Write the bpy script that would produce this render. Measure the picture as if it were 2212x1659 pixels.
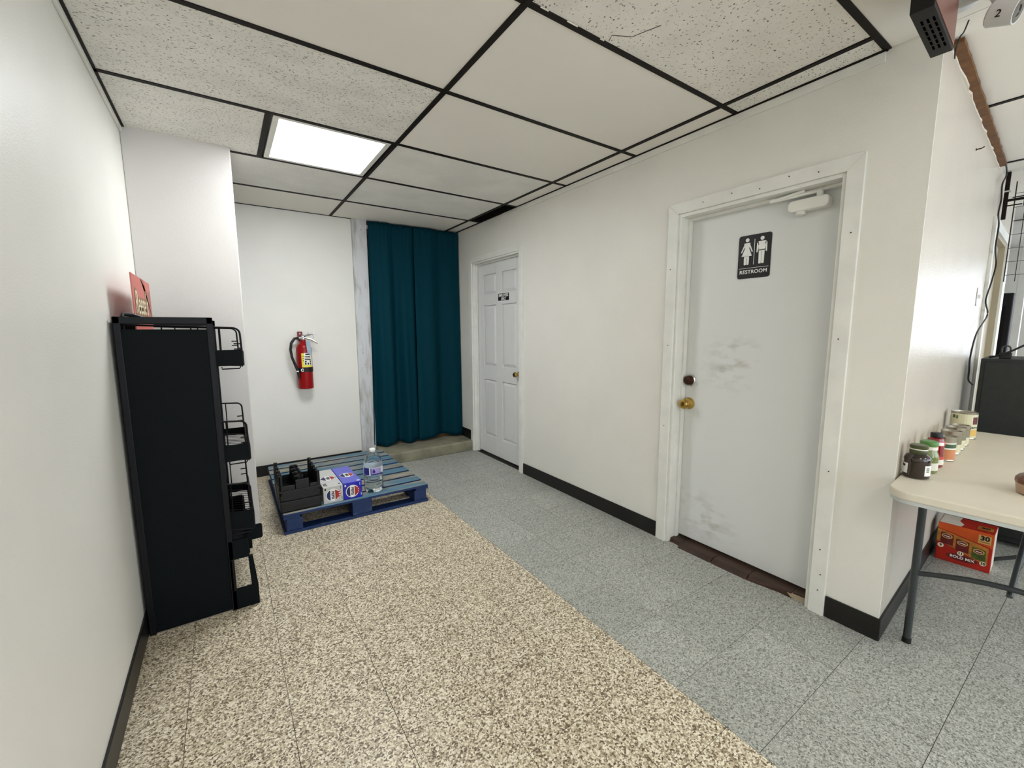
import bpy, math, random
from mathutils import Matrix, Vector
random.seed(7)
for o in list(bpy.data.objects): bpy.data.objects.remove(o, do_unlink=True)
SC = bpy.context.scene
COL = SC.collection
PI = math.pi

# ------------------------------------------------------------------ camera, world, exposure
H = 2.438                      # ceiling height
XR, XL, YB, YC, XC = 1.33, -1.307, 2.54, 1.25, -0.812
CY = -1.414                    # outer corner of the right wall
cam = bpy.data.cameras.new('camera'); co = bpy.data.objects.new('camera', cam); COL.objects.link(co)
cam.sensor_fit = 'HORIZONTAL'; cam.sensor_width = 36.0; cam.lens = 912.956 / 2212 * 36.0
cam.clip_start = 0.02
cr = Vector((0.82783256, -0.56096302, -0.00370707)); cu = Vector((0.07356886, 0.10201218, 0.99205904))
cd = Vector((0.55613027, 0.8215315, -0.12571841))
M = Matrix.Identity(4)
for i in range(3):
    M[i][0] = cr[i]; M[i][1] = cu[i]; M[i][2] = -cd[i]
M.translation = Vector((-0.924304, -1.922189, 1.343102))
co.matrix_world = M
SC.camera = co
w = bpy.data.worlds.new('world'); SC.world = w; w.use_nodes = True
w.node_tree.nodes['Background'].inputs[0].default_value = (0.9, 0.95, 1, 1)
w.node_tree.nodes['Background'].inputs[1].default_value = 0.25
SC.view_settings.view_transform = 'Standard'; SC.view_settings.look = 'None'
SC.view_settings.gamma = 1; SC.view_settings.use_curve_mapping = False
SC.view_settings.exposure = 1.1
PANEL_L = 13.5                  # radiance of the LED panel in view
STORE_FILL_L = 7.8                  # radiance of the unseen panels added to fill the shop

# ------------------------------------------------------------------ helpers
def s2l(c):
    return tuple(((v / 255) / 12.92 if v / 255 <= 0.04045 else ((v / 255 + 0.055) / 1.055) ** 2.4) for v in c)
MATS = {}
def nt(name):
    m = bpy.data.materials.new(name); m.use_nodes = True
    t = m.node_tree; return m, t, t.nodes['Principled BSDF']
def mat(name, rgb, rough=0.5, metal=0.0, bump=0.0, bscale=60, var=0.0, vscale=3, trans=0.0, ior=1.45, emit=0, spec=0.5, coat=0):
    if name in MATS: return MATS[name]
    m, t, b = nt(name); c = s2l(rgb); N, L = t.nodes, t.links
    b.inputs['Base Color'].default_value = (*c, 1); b.inputs['Roughness'].default_value = rough
    b.inputs['Metallic'].default_value = metal; b.inputs['IOR'].default_value = ior
    b.inputs['Transmission Weight'].default_value = trans; b.inputs['Specular IOR Level'].default_value = spec
    b.inputs['Coat Weight'].default_value = coat
    if emit:
        b.inputs['Emission Color'].default_value = (*c, 1); b.inputs['Emission Strength'].default_value = emit
    if bump or var:
        tc = N.new('ShaderNodeTexCoord')
    if bump:
        n = N.new('ShaderNodeTexNoise'); n.inputs['Scale'].default_value = bscale; n.inputs['Detail'].default_value = 4
        bp = N.new('ShaderNodeBump'); bp.inputs['Strength'].default_value = bump; bp.inputs['Distance'].default_value = 0.01
        L.new(tc.outputs['Object'], n.inputs['Vector']); L.new(n.outputs['Fac'], bp.inputs['Height']); L.new(bp.outputs['Normal'], b.inputs['Normal'])
    if var:
        n = N.new('ShaderNodeTexNoise'); n.inputs['Scale'].default_value = vscale; n.inputs['Detail'].default_value = 6
        L.new(tc.outputs['Object'], n.inputs['Vector'])
        r = N.new('ShaderNodeValToRGB'); r.color_ramp.elements[0].position = 0.3; r.color_ramp.elements[1].position = 0.7
        r.color_ramp.elements[0].color = (*[v * (1 - var) for v in c], 1); r.color_ramp.elements[1].color = (*[min(1, v * (1 + var)) for v in c], 1)
        L.new(n.outputs['Fac'], r.inputs['Fac']); L.new(r.outputs['Color'], b.inputs['Base Color'])
    MATS[name] = m; return m
def ramp(t, pts):
    r = t.nodes.new('ShaderNodeValToRGB'); e = r.color_ramp.elements
    while len(e) < len(pts): e.new(0.5)
    for x, (p, c) in zip(e, pts): x.position = p; x.color = (*s2l(c), 1)
    return r
def coords(t, scale=(1, 1, 1), rnd=True):
    N, L = t.nodes, t.links
    tc = N.new('ShaderNodeTexCoord'); mp = N.new('ShaderNodeMapping'); mp.inputs['Scale'].default_value = scale
    L.new(tc.outputs['Object'], mp.inputs['Vector'])
    if rnd:
        oi = N.new('ShaderNodeObjectInfo'); ml = N.new('ShaderNodeMath'); ml.operation = 'MULTIPLY'; ml.inputs[1].default_value = 37.0
        cb = N.new('ShaderNodeCombineXYZ'); L.new(oi.outputs['Random'], ml.inputs[0])
        for k in range(3): L.new(ml.outputs[0], cb.inputs[k])
        L.new(cb.outputs[0], mp.inputs['Location'])
    return mp
def vct(name, pts, scale, tint):
    """vinyl composition tile: mottled chips, a slightly different shade per tile"""
    m, t, b = nt(name); N, L = t.nodes, t.links
    mp = coords(t)
    nz = N.new('ShaderNodeTexNoise'); nz.inputs['Scale'].default_value = scale * 0.5; nz.inputs['Detail'].default_value = 3
    L.new(mp.outputs[0], nz.inputs['Vector'])
    mx = N.new('ShaderNodeMix'); mx.data_type = 'VECTOR'; mx.inputs[0].default_value = 0.012
    L.new(mp.outputs[0], mx.inputs[4]); L.new(nz.outputs['Color'], mx.inputs[5])
    vo = N.new('ShaderNodeTexVoronoi'); vo.inputs['Scale'].default_value = scale; L.new(mx.outputs[1], vo.inputs['Vector'])
    sp = N.new('ShaderNodeSeparateColor'); L.new(vo.outputs['Color'], sp.inputs[0])
    n2 = N.new('ShaderNodeTexNoise'); n2.inputs['Scale'].default_value = scale * 0.9; n2.inputs['Detail'].default_value = 3; L.new(mp.outputs[0], n2.inputs['Vector'])
    md = N.new('ShaderNodeMix'); md.inputs[0].default_value = 0.5; L.new(sp.outputs[0], md.inputs[2]); L.new(n2.outputs['Fac'], md.inputs[3])
    r = ramp(t, pts); L.new(md.outputs[0], r.inputs['Fac'])
    oi = N.new('ShaderNodeObjectInfo'); mr = N.new('ShaderNodeMapRange'); mr.inputs[3].default_value = 1 - tint; mr.inputs[4].default_value = 1 + tint
    L.new(oi.outputs['Random'], mr.inputs[0])
    hs = N.new('ShaderNodeHueSaturation'); L.new(r.outputs['Color'], hs.inputs['Color']); L.new(mr.outputs[0], hs.inputs['Value'])
    L.new(hs.outputs['Color'], b.inputs['Base Color'])
    n3 = N.new('ShaderNodeTexNoise'); n3.inputs['Scale'].default_value = 4; L.new(mp.outputs[0], n3.inputs['Vector'])
    mr2 = N.new('ShaderNodeMapRange'); mr2.inputs[3].default_value = 0.32; mr2.inputs[4].default_value = 0.5; L.new(n3.outputs['Fac'], mr2.inputs[0])
    L.new(mr2.outputs[0], b.inputs['Roughness'])
    b.inputs['Specular IOR Level'].default_value = 0.35
    MATS[name] = m; return m
def ceil_tile(name, base, pit, amount, stretch, scale):
    """mineral-fibre ceiling tile with dark fissures sunk into its face"""
    m, t, b = nt(name); N, L = t.nodes, t.links
    mp = coords(t, stretch)
    n1 = N.new('ShaderNodeTexNoise'); n1.inputs['Scale'].default_value = scale; n1.inputs['Detail'].default_value = 2; n1.inputs['Roughness'].default_value = 0.6
    L.new(mp.outputs[0], n1.inputs['Vector'])
    vo = N.new('ShaderNodeTexVoronoi'); vo.inputs['Scale'].default_value = scale * 1.1; L.new(mp.outputs[0], vo.inputs['Vector'])
    md = N.new('ShaderNodeMath'); md.operation = 'ADD'
    m2 = N.new('ShaderNodeMath'); m2.operation = 'MULTIPLY'; m2.inputs[1].default_value = 0.22; L.new(vo.outputs['Distance'], m2.inputs[0])
    L.new(n1.outputs['Fac'], md.inputs[0]); L.new(m2.outputs[0], md.inputs[1])
    mr = N.new('ShaderNodeMapRange'); mr.inputs[1].default_value = amount; mr.inputs[2].default_value = amount + 0.07
    L.new(md.outputs[0], mr.inputs[0])
    mx = N.new('ShaderNodeMix'); mx.data_type = 'RGBA'; mx.inputs[6].default_value = (*s2l(pit), 1); mx.inputs[7].default_value = (*s2l(base), 1)
    L.new(mr.outputs[0], mx.inputs[0])
    st = N.new('ShaderNodeTexNoise'); st.inputs['Scale'].default_value = 3.5; st.inputs['Detail'].default_value = 5; L.new(mp.outputs[0], st.inputs['Vector'])
    sr = N.new('ShaderNodeMapRange'); sr.inputs[1].default_value = 0.35; sr.inputs[2].default_value = 0.6; sr.inputs[3].default_value = 0.9; sr.inputs[4].default_value = 1.0; L.new(st.outputs['Fac'], sr.inputs[0])
    hs = N.new('ShaderNodeHueSaturation'); L.new(mx.outputs[2], hs.inputs['Color']); L.new(sr.outputs[0], hs.inputs['Value'])
    L.new(hs.outputs['Color'], b.inputs['Base Color'])
    bp = N.new('ShaderNodeBump'); bp.inputs['Strength'].default_value = 0.5; bp.inputs['Distance'].default_value = 0.003
    L.new(mr.outputs[0], bp.inputs['Height']); L.new(bp.outputs['Normal'], b.inputs['Normal'])
    b.inputs['Roughness'].default_value = 0.9
    MATS[name] = m; return m
def worn(name, paint, under, lo, hi, scale=(2, 14, 14), rough=0.65):
    """paint worn through to what is under it, along the grain"""
    m, t, b = nt(name); N, L = t.nodes, t.links
    mp = coords(t, scale)
    n1 = N.new('ShaderNodeTexNoise'); n1.inputs['Scale'].default_value = 1.6; n1.inputs['Detail'].default_value = 8; n1.inputs['Roughness'].default_value = 0.62; L.new(mp.outputs[0], n1.inputs['Vector'])
    oi = N.new('ShaderNodeObjectInfo'); a = N.new('ShaderNodeMath'); a.operation = 'MULTIPLY_ADD'; a.inputs[1].default_value = 0.16; a.inputs[2].default_value = -0.08
    L.new(oi.outputs['Random'], a.inputs[0])
    ad = N.new('ShaderNodeMath'); ad.operation = 'ADD'; L.new(n1.outputs['Fac'], ad.inputs[0]); L.new(a.outputs[0], ad.inputs[1])
    mr = N.new('ShaderNodeMapRange'); mr.inputs[1].default_value = lo; mr.inputs[2].default_value = hi; L.new(ad.outputs[0], mr.inputs[0])
    n2 = N.new('ShaderNodeTexNoise'); n2.inputs['Scale'].default_value = 4; n2.inputs['Detail'].default_value = 6; L.new(mp.outputs[0], n2.inputs['Vector'])
    ru = ramp(t, [(0.3, tuple(v * 0.7 for v in under)), (0.7, under)]); L.new(n2.outputs['Fac'], ru.inputs['Fac'])
    mx = N.new('ShaderNodeMix'); mx.data_type = 'RGBA'; mx.inputs[6].default_value = (*s2l(paint), 1); L.new(ru.outputs['Color'], mx.inputs[7]); L.new(mr.outputs[0], mx.inputs[0])
    L.new(mx.outputs[2], b.inputs['Base Color']); b.inputs['Roughness'].default_value = rough
    bp = N.new('ShaderNodeBump'); bp.inputs['Strength'].default_value = 0.25; bp.inputs['Distance'].default_value = 0.004; L.new(n2.outputs['Fac'], bp.inputs['Height']); L.new(bp.outputs['Normal'], b.inputs['Normal'])
    MATS[name] = m; return m

class MB:
    def __init__(s): s.v = []; s.f = []
    def add(s, vs, fs):
        n = len(s.v); s.v += [tuple(p) for p in vs]; s.f += [tuple(i + n for i in f) for f in fs]; return s
    def box(s, x0, x1, y0, y1, z0, z1):
        return s.add([(x0, y0, z0), (x1, y0, z0), (x1, y1, z0), (x0, y1, z0), (x0, y0, z1), (x1, y0, z1), (x1, y1, z1), (x0, y1, z1)],
                     [(0, 3, 2, 1), (4, 5, 6, 7), (0, 1, 5, 4), (1, 2, 6, 5), (2, 3, 7, 6), (3, 0, 4, 7)])
    def hexa(s, lo, hi):
        return s.add(list(lo) + list(hi), [(0, 3, 2, 1), (4, 5, 6, 7), (0, 1, 5, 4), (1, 2, 6, 5), (2, 3, 7, 6), (3, 0, 4, 7)])
    def prism(s, poly, a, b, f=lambda x, y, h: (x, y, h)):
        n = len(poly)
        return s.add([f(x, y, a) for x, y in poly] + [f(x, y, b) for x, y in poly],
                     [tuple(range(n))[::-1], tuple(range(n, 2 * n))] + [(i, (i + 1) % n, (i + 1) % n + n, i + n) for i in range(n)])
    def tube(s, pts, r, n=8, closed=False):
        pts = [Vector(p) for p in pts]; m = len(pts); rings = []
        up = None
        for i, p in enumerate(pts):
            a = pts[(i - 1) % m] if (closed or i > 0) else p
            c = pts[(i + 1) % m] if (closed or i < m - 1) else p
            d = (c - a).normalized()
            if up is None: up = Vector((0, 0, 1)) if abs(d.z) < 0.9 else Vector((1, 0, 0))
            x = d.cross(up)
            if x.length < 1e-6: x = d.cross(Vector((0, 1, 0)))
            x.normalize(); y = x.cross(d).normalized(); up = y
            rr = r[i] if isinstance(r, (list, tuple)) else r
            rings.append([p + (x * math.cos(2 * PI * k / n) + y * math.sin(2 * PI * k / n)) * rr for k in range(n)])
        vs = [q for g in rings for q in g]; fs = []
        for i in range(m if closed else m - 1):
            j = (i + 1) % m
            for k in range(n): fs.append((i * n + k, i * n + (k + 1) % n, j * n + (k + 1) % n, j * n + k))
        if not closed: fs += [tuple(range(n))[::-1], tuple(range((m - 1) * n, m * n))]
        return s.add(vs, fs)
    def lathe(s, prof, n=32, mod=None, f=lambda x, y, z: (x, y, z)):
        vs = []
        for r, z in prof:
            for k in range(n):
                a = 2 * PI * k / n; q = r * (mod(a, z) if mod else 1)
                vs.append(f(q * math.cos(a), q * math.sin(a), z))
        fs = []
        for i in range(len(prof) - 1):
            for k in range(n): fs.append((i * n + k, i * n + (k + 1) % n, (i + 1) * n + (k + 1) % n, (i + 1) * n + k))
        fs += [tuple(range(n))[::-1], tuple(range((len(prof) - 1) * n, len(prof) * n))]
        return s.add(vs, fs)
    def patch(s, r, z0, z1, a0, a1, n=16, th=0.0006):
        """a label wrapped round a cylinder of radius r"""
        vs = []
        for rr in (r, r + th):
            for z in (z0, z1):
                for k in range(n + 1):
                    a = a0 + (a1 - a0) * k / n; vs.append((rr * math.cos(a), rr * math.sin(a), z))
        q = n + 1; fs = []
        for k in range(n):
            fs += [(2 * q + k, 2 * q + k + 1, 3 * q + k + 1, 3 * q + k), (k + 1, k, q + k, q + k + 1), (k, k + 1, 2 * q + k + 1, 2 * q + k), (q + k + 1, q + k, 3 * q + k, 3 * q + k + 1)]
        return s.add(vs, fs)
    def mesh(s, name, m, smooth=False):
        me = bpy.data.meshes.new(name); me.from_pydata(s.v, [], s.f); me.update()
        me.materials.append(MATS[m] if isinstance(m, str) else m)
        if smooth:
            for p in me.polygons: p.use_smooth = True
            me.set_sharp_from_angle(angle=math.radians(40))
        return me
    def build(s, name, m, parent=None, bevel=0, seg=2, smooth=False, loc=None, rot=None):
        o = bpy.data.objects.new(name, s.mesh(name, m, smooth)); COL.objects.link(o)
        if parent: o.parent = parent
        if loc: o.location = loc
        if rot: o.rotation_euler = rot
        if bevel:
            b = o.modifiers.new('bevel', 'BEVEL'); b.width = bevel; b.segments = seg; b.limit_method = 'ANGLE'; b.angle_limit = math.radians(35)
        return o
def tag(o, label=None, cat=None, group=None, kind=None):
    for k, v in (('label', label), ('category', cat), ('group', group), ('kind', kind)):
        if v: o[k] = v
    return o
def thing(name, loc, label, cat, group=None, rz=0):
    o = bpy.data.objects.new(name, None); COL.objects.link(o); o.location = loc; o.rotation_euler = (0, 0, rz); o.empty_display_size = 0.05
    return tag(o, label, cat, group)
def inst(me, name, parent, loc, rot=None):
    o = bpy.data.objects.new(name, me); COL.objects.link(o); o.parent = parent; o.location = loc
    if rot: o.rotation_euler = rot
    return o
def structure(o): o['kind'] = 'structure'; return o
def text(body, size, m, parent, mw, name='lettering', shear=0.0, ext=0.0003, bold=0.0, sx=1.0, spacing=1.0):
    """flat lettering as a thin mesh; mw maps text x,y,z to the parent's space"""
    cu_ = bpy.data.curves.new('t', 'FONT'); cu_.body = body; cu_.size = size; cu_.align_x = 'CENTER'; cu_.align_y = 'CENTER'
    cu_.shear = shear; cu_.extrude = ext; cu_.offset = bold; cu_.resolution_u = 3; cu_.space_character = spacing
    o = bpy.data.objects.new('t', cu_); COL.objects.link(o)
    me = bpy.data.meshes.new_from_object(o.evaluated_get(bpy.context.evaluated_depsgraph_get()))
    bpy.data.objects.remove(o); bpy.data.curves.remove(cu_)
    me.transform(Matrix.Diagonal((sx, 1, 1, 1))); me.transform(mw); me.name = name
    me.materials.clear(); me.materials.append(MATS[m])
    r = bpy.data.objects.new(name, me); COL.objects.link(r); r.parent = parent; return r
def frame(origin, right, up):
    """matrix: local x -> right, y -> up, z -> out of the face"""
    r = Vector(right).normalized(); u = Vector(up).normalized(); n = r.cross(u)
    m = Matrix.Identity(4)
    for i in range(3): m[i][0] = r[i]; m[i][1] = u[i]; m[i][2] = n[i]
    m.translation = Vector(origin); return m
def on(mw):
    return lambda x, y, h: tuple(mw @ Vector((x, y, h)))
def disc(r, n=28, cx=0, cy=0, ry=None): 
    return [(cx + r * math.cos(2 * PI * k / n), cy + (ry or r) * math.sin(2 * PI * k / n)) for k in range(n)]
def rect(x0, x1, y0, y1): return [(x0, y0), (x1, y0), (x1, y1), (x0, y1)]
def rrect(x0, x1, y0, y1, r, n=5):
    p = []
    for cx, cy, a in ((x1 - r, y0 + r, -PI / 2), (x1 - r, y1 - r, 0), (x0 + r, y1 - r, PI / 2), (x0 + r, y0 + r, PI)):
        p += [(cx + r * math.cos(a + PI / 2 * k / n), cy + r * math.sin(a + PI / 2 * k / n)) for k in range(n + 1)]
    return p
def arc(cx, cy, r, a0, a1, n=8): return [(cx + r * math.cos(a0 + (a1 - a0) * k / n), cy + r * math.sin(a0 + (a1 - a0) * k / n)) for k in range(n + 1)]

# ------------------------------------------------------------------ materials
def paint(name, rgb, rough, bump):
    m = mat(name, rgb, rough=rough, bump=bump, bscale=160, var=0.03, vscale=2.2); return m
paint('wall_paint', (231, 228, 219), 0.42, 0.12)
paint('column_paint', (208, 203, 197), 0.4, 0.1)
paint('gloss_wall_paint', (208, 199, 184), 0.27, 0.16)
mat('trim_white', (230, 229, 221), 0.4, bump=0.06, bscale=40, var=0.05, vscale=9)
mat('door_white', (222, 223, 220), 0.42, bump=0.05, bscale=30, var=0.045, vscale=2.5)
def smudged(name, rgb, spots):
    m = mat(name, rgb, 0.42, bump=0.05, bscale=30); t = m.node_tree; N, L = t.nodes, t.links; b = N['Principled BSDF']
    tc = N.new('ShaderNodeTexCoord'); nz = N.new('ShaderNodeTexNoise'); nz.inputs['Scale'].default_value = 11; nz.inputs['Detail'].default_value = 7
    mp = N.new('ShaderNodeMapping'); mp.inputs['Scale'].default_value = (1, 1, 2.2); L.new(tc.outputs['Object'], mp.inputs['Vector']); L.new(mp.outputs[0], nz.inputs['Vector'])
    th = N.new('ShaderNodeMapRange'); th.inputs[1].default_value = 0.46; th.inputs[2].default_value = 0.72; L.new(nz.outputs['Fac'], th.inputs[0])
    tot = None
    for (x, y, z), r in spots:
        d = N.new('ShaderNodeVectorMath'); d.operation = 'DISTANCE'; d.inputs[1].default_value = (x, y, z); L.new(tc.outputs['Object'], d.inputs[0])
        k = N.new('ShaderNodeMapRange'); k.inputs[1].default_value = r; k.inputs[2].default_value = 0; L.new(d.outputs['Value'], k.inputs[0])
        if tot is None: tot = k.outputs[0]
        else:
            ad = N.new('ShaderNodeMath'); ad.operation = 'ADD'; L.new(tot, ad.inputs[0]); L.new(k.outputs[0], ad.inputs[1]); tot = ad.outputs[0]
    ml = N.new('ShaderNodeMath'); ml.operation = 'MULTIPLY'; ml.use_clamp = True; L.new(tot, ml.inputs[0]); L.new(th.outputs[0], ml.inputs[1])
    mx = N.new('ShaderNodeMix'); mx.data_type = 'RGBA'; mx.inputs[6].default_value = (*s2l(rgb), 1); mx.inputs[7].default_value = (*s2l((188, 186, 177)), 1)
    L.new(ml.outputs[0], mx.inputs[0]); L.new(mx.outputs[2], b.inputs['Base Color'])
smudged('door_smudged', (222, 223, 220), [((1.425, -0.62, 1.13), 0.2), ((1.425, -0.7, 1.22), 0.12), ((1.425, -0.48, 0.22), 0.2), ((1.425, -0.62, 0.15), 0.16)])
mat('door_panel_white', (226, 226, 224), 0.4, bump=0.04, bscale=90)
mat('door_tan', (176, 164, 140), 0.45, var=0.06, vscale=4)
mat('base_black', (22, 20, 18), 0.38, bump=0.05, bscale=12, var=0.3, vscale=5)
mat('grid_black', (22, 16, 12), 0.55, var=0.3, vscale=8, spec=0.2)
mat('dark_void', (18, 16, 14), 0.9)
mat('subfloor', (40, 33, 26), 0.9)
vct('vct_beige', [(0.28, (96, 82, 64)), (0.37, (150, 134, 110)), (0.48, (192, 177, 150)), (0.58, (210, 197, 171)), (0.70, (240, 231, 210))], 185, 0.03)
vct('vct_grey', [(0.26, (104, 104, 97)), (0.38, (148, 148, 140)), (0.5, (166, 167, 158)), (0.62, (176, 177, 168)), (0.74, (198, 198, 190))], 230, 0.055)
ceil_tile('tile_fissured', (242, 239, 231), (110, 100, 86), 0.425, (1.0, 2.0, 1), 95)
ceil_tile('tile_pinhole', (240, 235, 226), (96, 88, 76), 0.405, (1.4, 1.0, 1), 80)
ceil_tile('tile_fine', (238, 236, 229), (200, 195, 182), 0.38, (1, 1, 1), 130)
mat('tile_smooth', (240, 235, 226), 0.75, bump=0.03, bscale=200, var=0.02, vscale=2)
mat('led', (246, 251, 255), 0.5, emit=PANEL_L)
mat('led_store_fill', (255, 252, 244), 0.5, emit=STORE_FILL_L)
mat('fill_daylight', (225, 238, 255), 0.5, emit=1.9)  # glow of the panes added behind the camera
mat('daylight_far', (235, 242, 255), 0.5, emit=1.2)
mat('concrete', (128, 124, 104), 0.8, bump=0.5, bscale=30, var=0.35, vscale=6)
mat('teal_fabric', (0, 50, 62), 0.7, bump=0.12, bscale=400, spec=0.1)
mat('sill_brown', (56, 35, 22), 0.45, var=0.3, vscale=14)
mat('grout', (176, 158, 134), 0.8)
mat('red_paint', (150, 4, 10), 0.3, spec=0.35)
mat('red_dark', (110, 16, 16), 0.4)
mat('chrome', (205, 205, 205), 0.22, metal=1)
mat('steel', (170, 168, 160), 0.3, metal=1)
mat('brass', (190, 158, 86), 0.2, metal=1)
mat('bronze', (64, 40, 28), 0.25, metal=0.7)
mat('rubber_black', (16, 16, 16), 0.5)
mat('print_black', (12, 12, 14), 0.45)
mat('print_white', (238, 238, 234), 0.5)
mat('yellow', (232, 220, 84), 0.5)
mat('paper_tag', (150, 172, 186), 0.6)
mat('rack_black', (8, 13, 15), 0.6, bump=0.05, bscale=300, spec=0.12)
mat('rack_metal', (8, 9, 12), 0.45, spec=0.25)
mat('card_red', (196, 106, 96), 0.5)
mat('card_dark', (160, 96, 84), 0.5)
mat('cream', (240, 226, 196), 0.5)
mat('card_olive', (140, 110, 70), 0.5)
worn('pallet_deck', (84, 120, 140), (166, 161, 146), 0.44, 0.58, (1.5, 7, 7))
worn('pallet_blue', (6, 40, 88), (110, 124, 128), 0.63, 0.74, (3, 9, 9))
mat('crate_black', (10, 12, 13), 0.34, spec=0.45, bump=0.05, bscale=80)
mat('box_silver', (196, 196, 192), 0.42, var=0.04, vscale=25)
mat('box_blue', (26, 30, 168), 0.35)
mat('box_blue_top', (92, 94, 200), 0.35)
mat('logo_navy', (22, 26, 92), 0.4); mat('logo_red', (176, 40, 36), 0.4)
mat('water', (240, 248, 250), 0.03, trans=1.0, ior=1.33)
mat('label_white', (228, 232, 240), 0.4); mat('label_blue', (40, 44, 128), 0.4); mat('label_lilac', (164, 150, 206), 0.4)
mat('table_top', (222, 214, 196), 0.42, bump=0.1, bscale=220, var=0.02, vscale=8)
mat('table_edge', (196, 200, 198), 0.45)
mat('leg_grey', (52, 56, 57), 0.4)
mat('sauce_brown', (36, 22, 12), 0.12, coat=0.6); mat('cap_olive', (66, 72, 40), 0.35)
mat('relish_green', (112, 124, 66), 0.14, coat=0.6); mat('cap_green', (74, 124, 54), 0.35)
mat('sauce_red', (128, 12, 14), 0.12, coat=0.6); mat('label_red', (196, 66, 58), 0.4)
mat('jar_label', (222, 220, 206), 0.5); mat('label_green', (58, 84, 56), 0.5); mat('label_orange', (196, 128, 84), 0.5)
mat('can_metal', (168, 162, 148), 0.28, metal=0.9)
mat('label_cream', (206, 200, 166), 0.5); mat('can_olive', (120, 114, 88), 0.4); mat('label_maroon', (90, 24, 30), 0.5); mat('food_yellow', (208, 168, 84), 0.5)
mat('cabinet_black', (30, 33, 31), 0.6, bump=0.1, bscale=150, var=0.15, vscale=30)
mat('plastic_brown', (98, 62, 44), 0.3, bump=0.3, bscale=30, var=0.35, vscale=25)
mat('plastic_clear', (168, 138, 112), 0.25)
mat('chips_orange', (214, 84, 20), 0.5, var=0.2, vscale=8); mat('chips_red', (172, 32, 16), 0.5, var=0.15, vscale=10)
mat('chips_tan', (206, 166, 104), 0.5); mat('chips_gold', (176, 112, 40), 0.5, var=0.4, vscale=30); mat('chips_maroon', (104, 24, 22), 0.5, var=0.3, vscale=30); mat('chips_green', (70, 84, 30), 0.5, var=0.4, vscale=30)
mat('cardboard_white', (214, 204, 188), 0.7)
mat('sign_face', (128, 74, 62), 0.32, metal=0.35, bump=0.12, bscale=300)
mat('sign_black', (15, 13, 11), 0.5, spec=0.3)
mat('slot_black', (3, 3, 3), 0.9, spec=0.0)
mat('camera_white', (206, 206, 204), 0.4)
mat('lens', (30, 26, 26), 0.08, coat=1)
mat('raw_wood', (110, 70, 28), 0.6, bump=0.25, bscale=40, var=0.35, vscale=18)
mat('torn_white', (226, 218, 200), 0.8)
mat('wire_dark', (30, 26, 22), 0.5)

# ------------------------------------------------------------------ floor
floor = structure(MB().box(-1.5, 8.1, -6.2, 3.3, -0.08, -0.003).build('floor', 'subfloor'))
T = 0.3048; G = 0.0009
XB = 0.395                     # seam between the beige and the grey tiles
TM = {}
def vtile(x0, x1, y0, y1, m):
    key = (round(x1 - x0, 3), round(y1 - y0, 3), m)
    if key not in TM:
        a, b = (x1 - x0) / 2 - G, (y1 - y0) / 2 - G; c = 0.0012
        TM[key] = MB().hexa([(-a, -b, -0.003), (a, -b, -0.003), (a, b, -0.003), (-a, b, -0.003)], [(-a, -b, 0), (a, -b, 0), (a, b, 0), (-a, b, 0)]).mesh('floor_tile', m)
    inst(TM[key], 'floor_tile', floor, ((x0 + x1) / 2, (y0 + y1) / 2, 0))
# tiles laid one by one where the floor is in view
xs = [XB - T * k for k in range(0, 6)] + [XL]
for i in range(6):
    for j in range(-5, 12):
        y0 = -0.66 + T * j
        if y0 > YB - 0.02 or (xs[i] < -0.55 and y0 > 2.0): continue
        vtile(xs[i + 1], xs[i], y0, min(y0 + T, YB), 'vct_beige')
gx = [XB, 0.681, 0.986, 1.291, 1.345]
for i in range(4):
    for j in range(-5, 10):
        y0 = -0.767 + T * j
        if i == 3 and y0 < -1.2: continue
        vtile(gx[i], gx[i + 1], y0, y0 + T, 'vct_grey')
for i in range(9):
    for j in range(-5, -1):
        y0 = -0.767 + T * j
        vtile(1.291 + T * i, 1.291 + T * (i + 1), y0, y0 + T, 'vct_grey')
MB().box(XL, XB, -6.2, -2.184, -0.003, 0).build('floor_field', 'vct_beige', floor)
MB().box(XB, 8.0, -6.2, -2.291, -0.003, 0).build('floor_field', 'vct_grey', floor)
MB().box(4.034, 8.0, -2.291, 1.5, -0.003, 0).build('floor_field', 'vct_grey', floor)

# ------------------------------------------------------------------ walls
SW = 0.063                     # the side wall runs a little off square
SA = math.atan(SW)
def sw(s, d, z=0):             # side-wall frame: s along it, d out of it towards the shop
    return (XR + s * math.cos(SA) + d * math.sin(SA), CY + s * math.sin(SA) - d * math.cos(SA), z)
HT = H + 0.35                  # walls run on above the hung ceiling
structure(MB().box(-1.45, XL, -6.2, YB + 0.1, -0.02, HT).build('wall_left', 'wall_paint'))
structure(MB().box(XL, XC, YC, YB, -0.02, HT).build('wall_column', 'column_paint', bevel=0.006))
structure(MB().box(XC - 0.3, 0.2, YB, YB + 0.1, -0.02, HT).build('wall_back', 'wall_paint'))
structure(MB().box(0.1, 1.6, 3.15, 3.25, -0.02, HT).build('wall_passage', 'wall_paint'))
structure(MB().box(0.1, 0.2, YB + 0.1, 3.15, -0.02, HT).build('wall_passage_side', 'wall_paint'))
D1 = (-1.155, -0.344, 2.008)   # restroom doorway y0, y1, top
D2 = (1.275, 2.160, 2.055)     # staff doorway
wr = MB()
wr.prism([(XR, CY), (XR + 0.0092, CY + 0.0008), (XR + 0.0092, -1.31), (XR + 0.13, -1.30), (XR + 0.13, D1[0]), (XR, D1[0])], -0.02, HT).box(XR, XR + 0.13, D1[0], D1[1], D1[2], HT).box(XR, XR + 0.13, D1[1], D2[0], -0.02, HT)
wr.box(XR, XR + 0.13, D2[0], D2[1], D2[2], HT).box(XR, XR + 0.13, D2[1], 3.2, -0.02, HT)
structure(wr.build('wall_right', 'wall_paint'))
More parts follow.
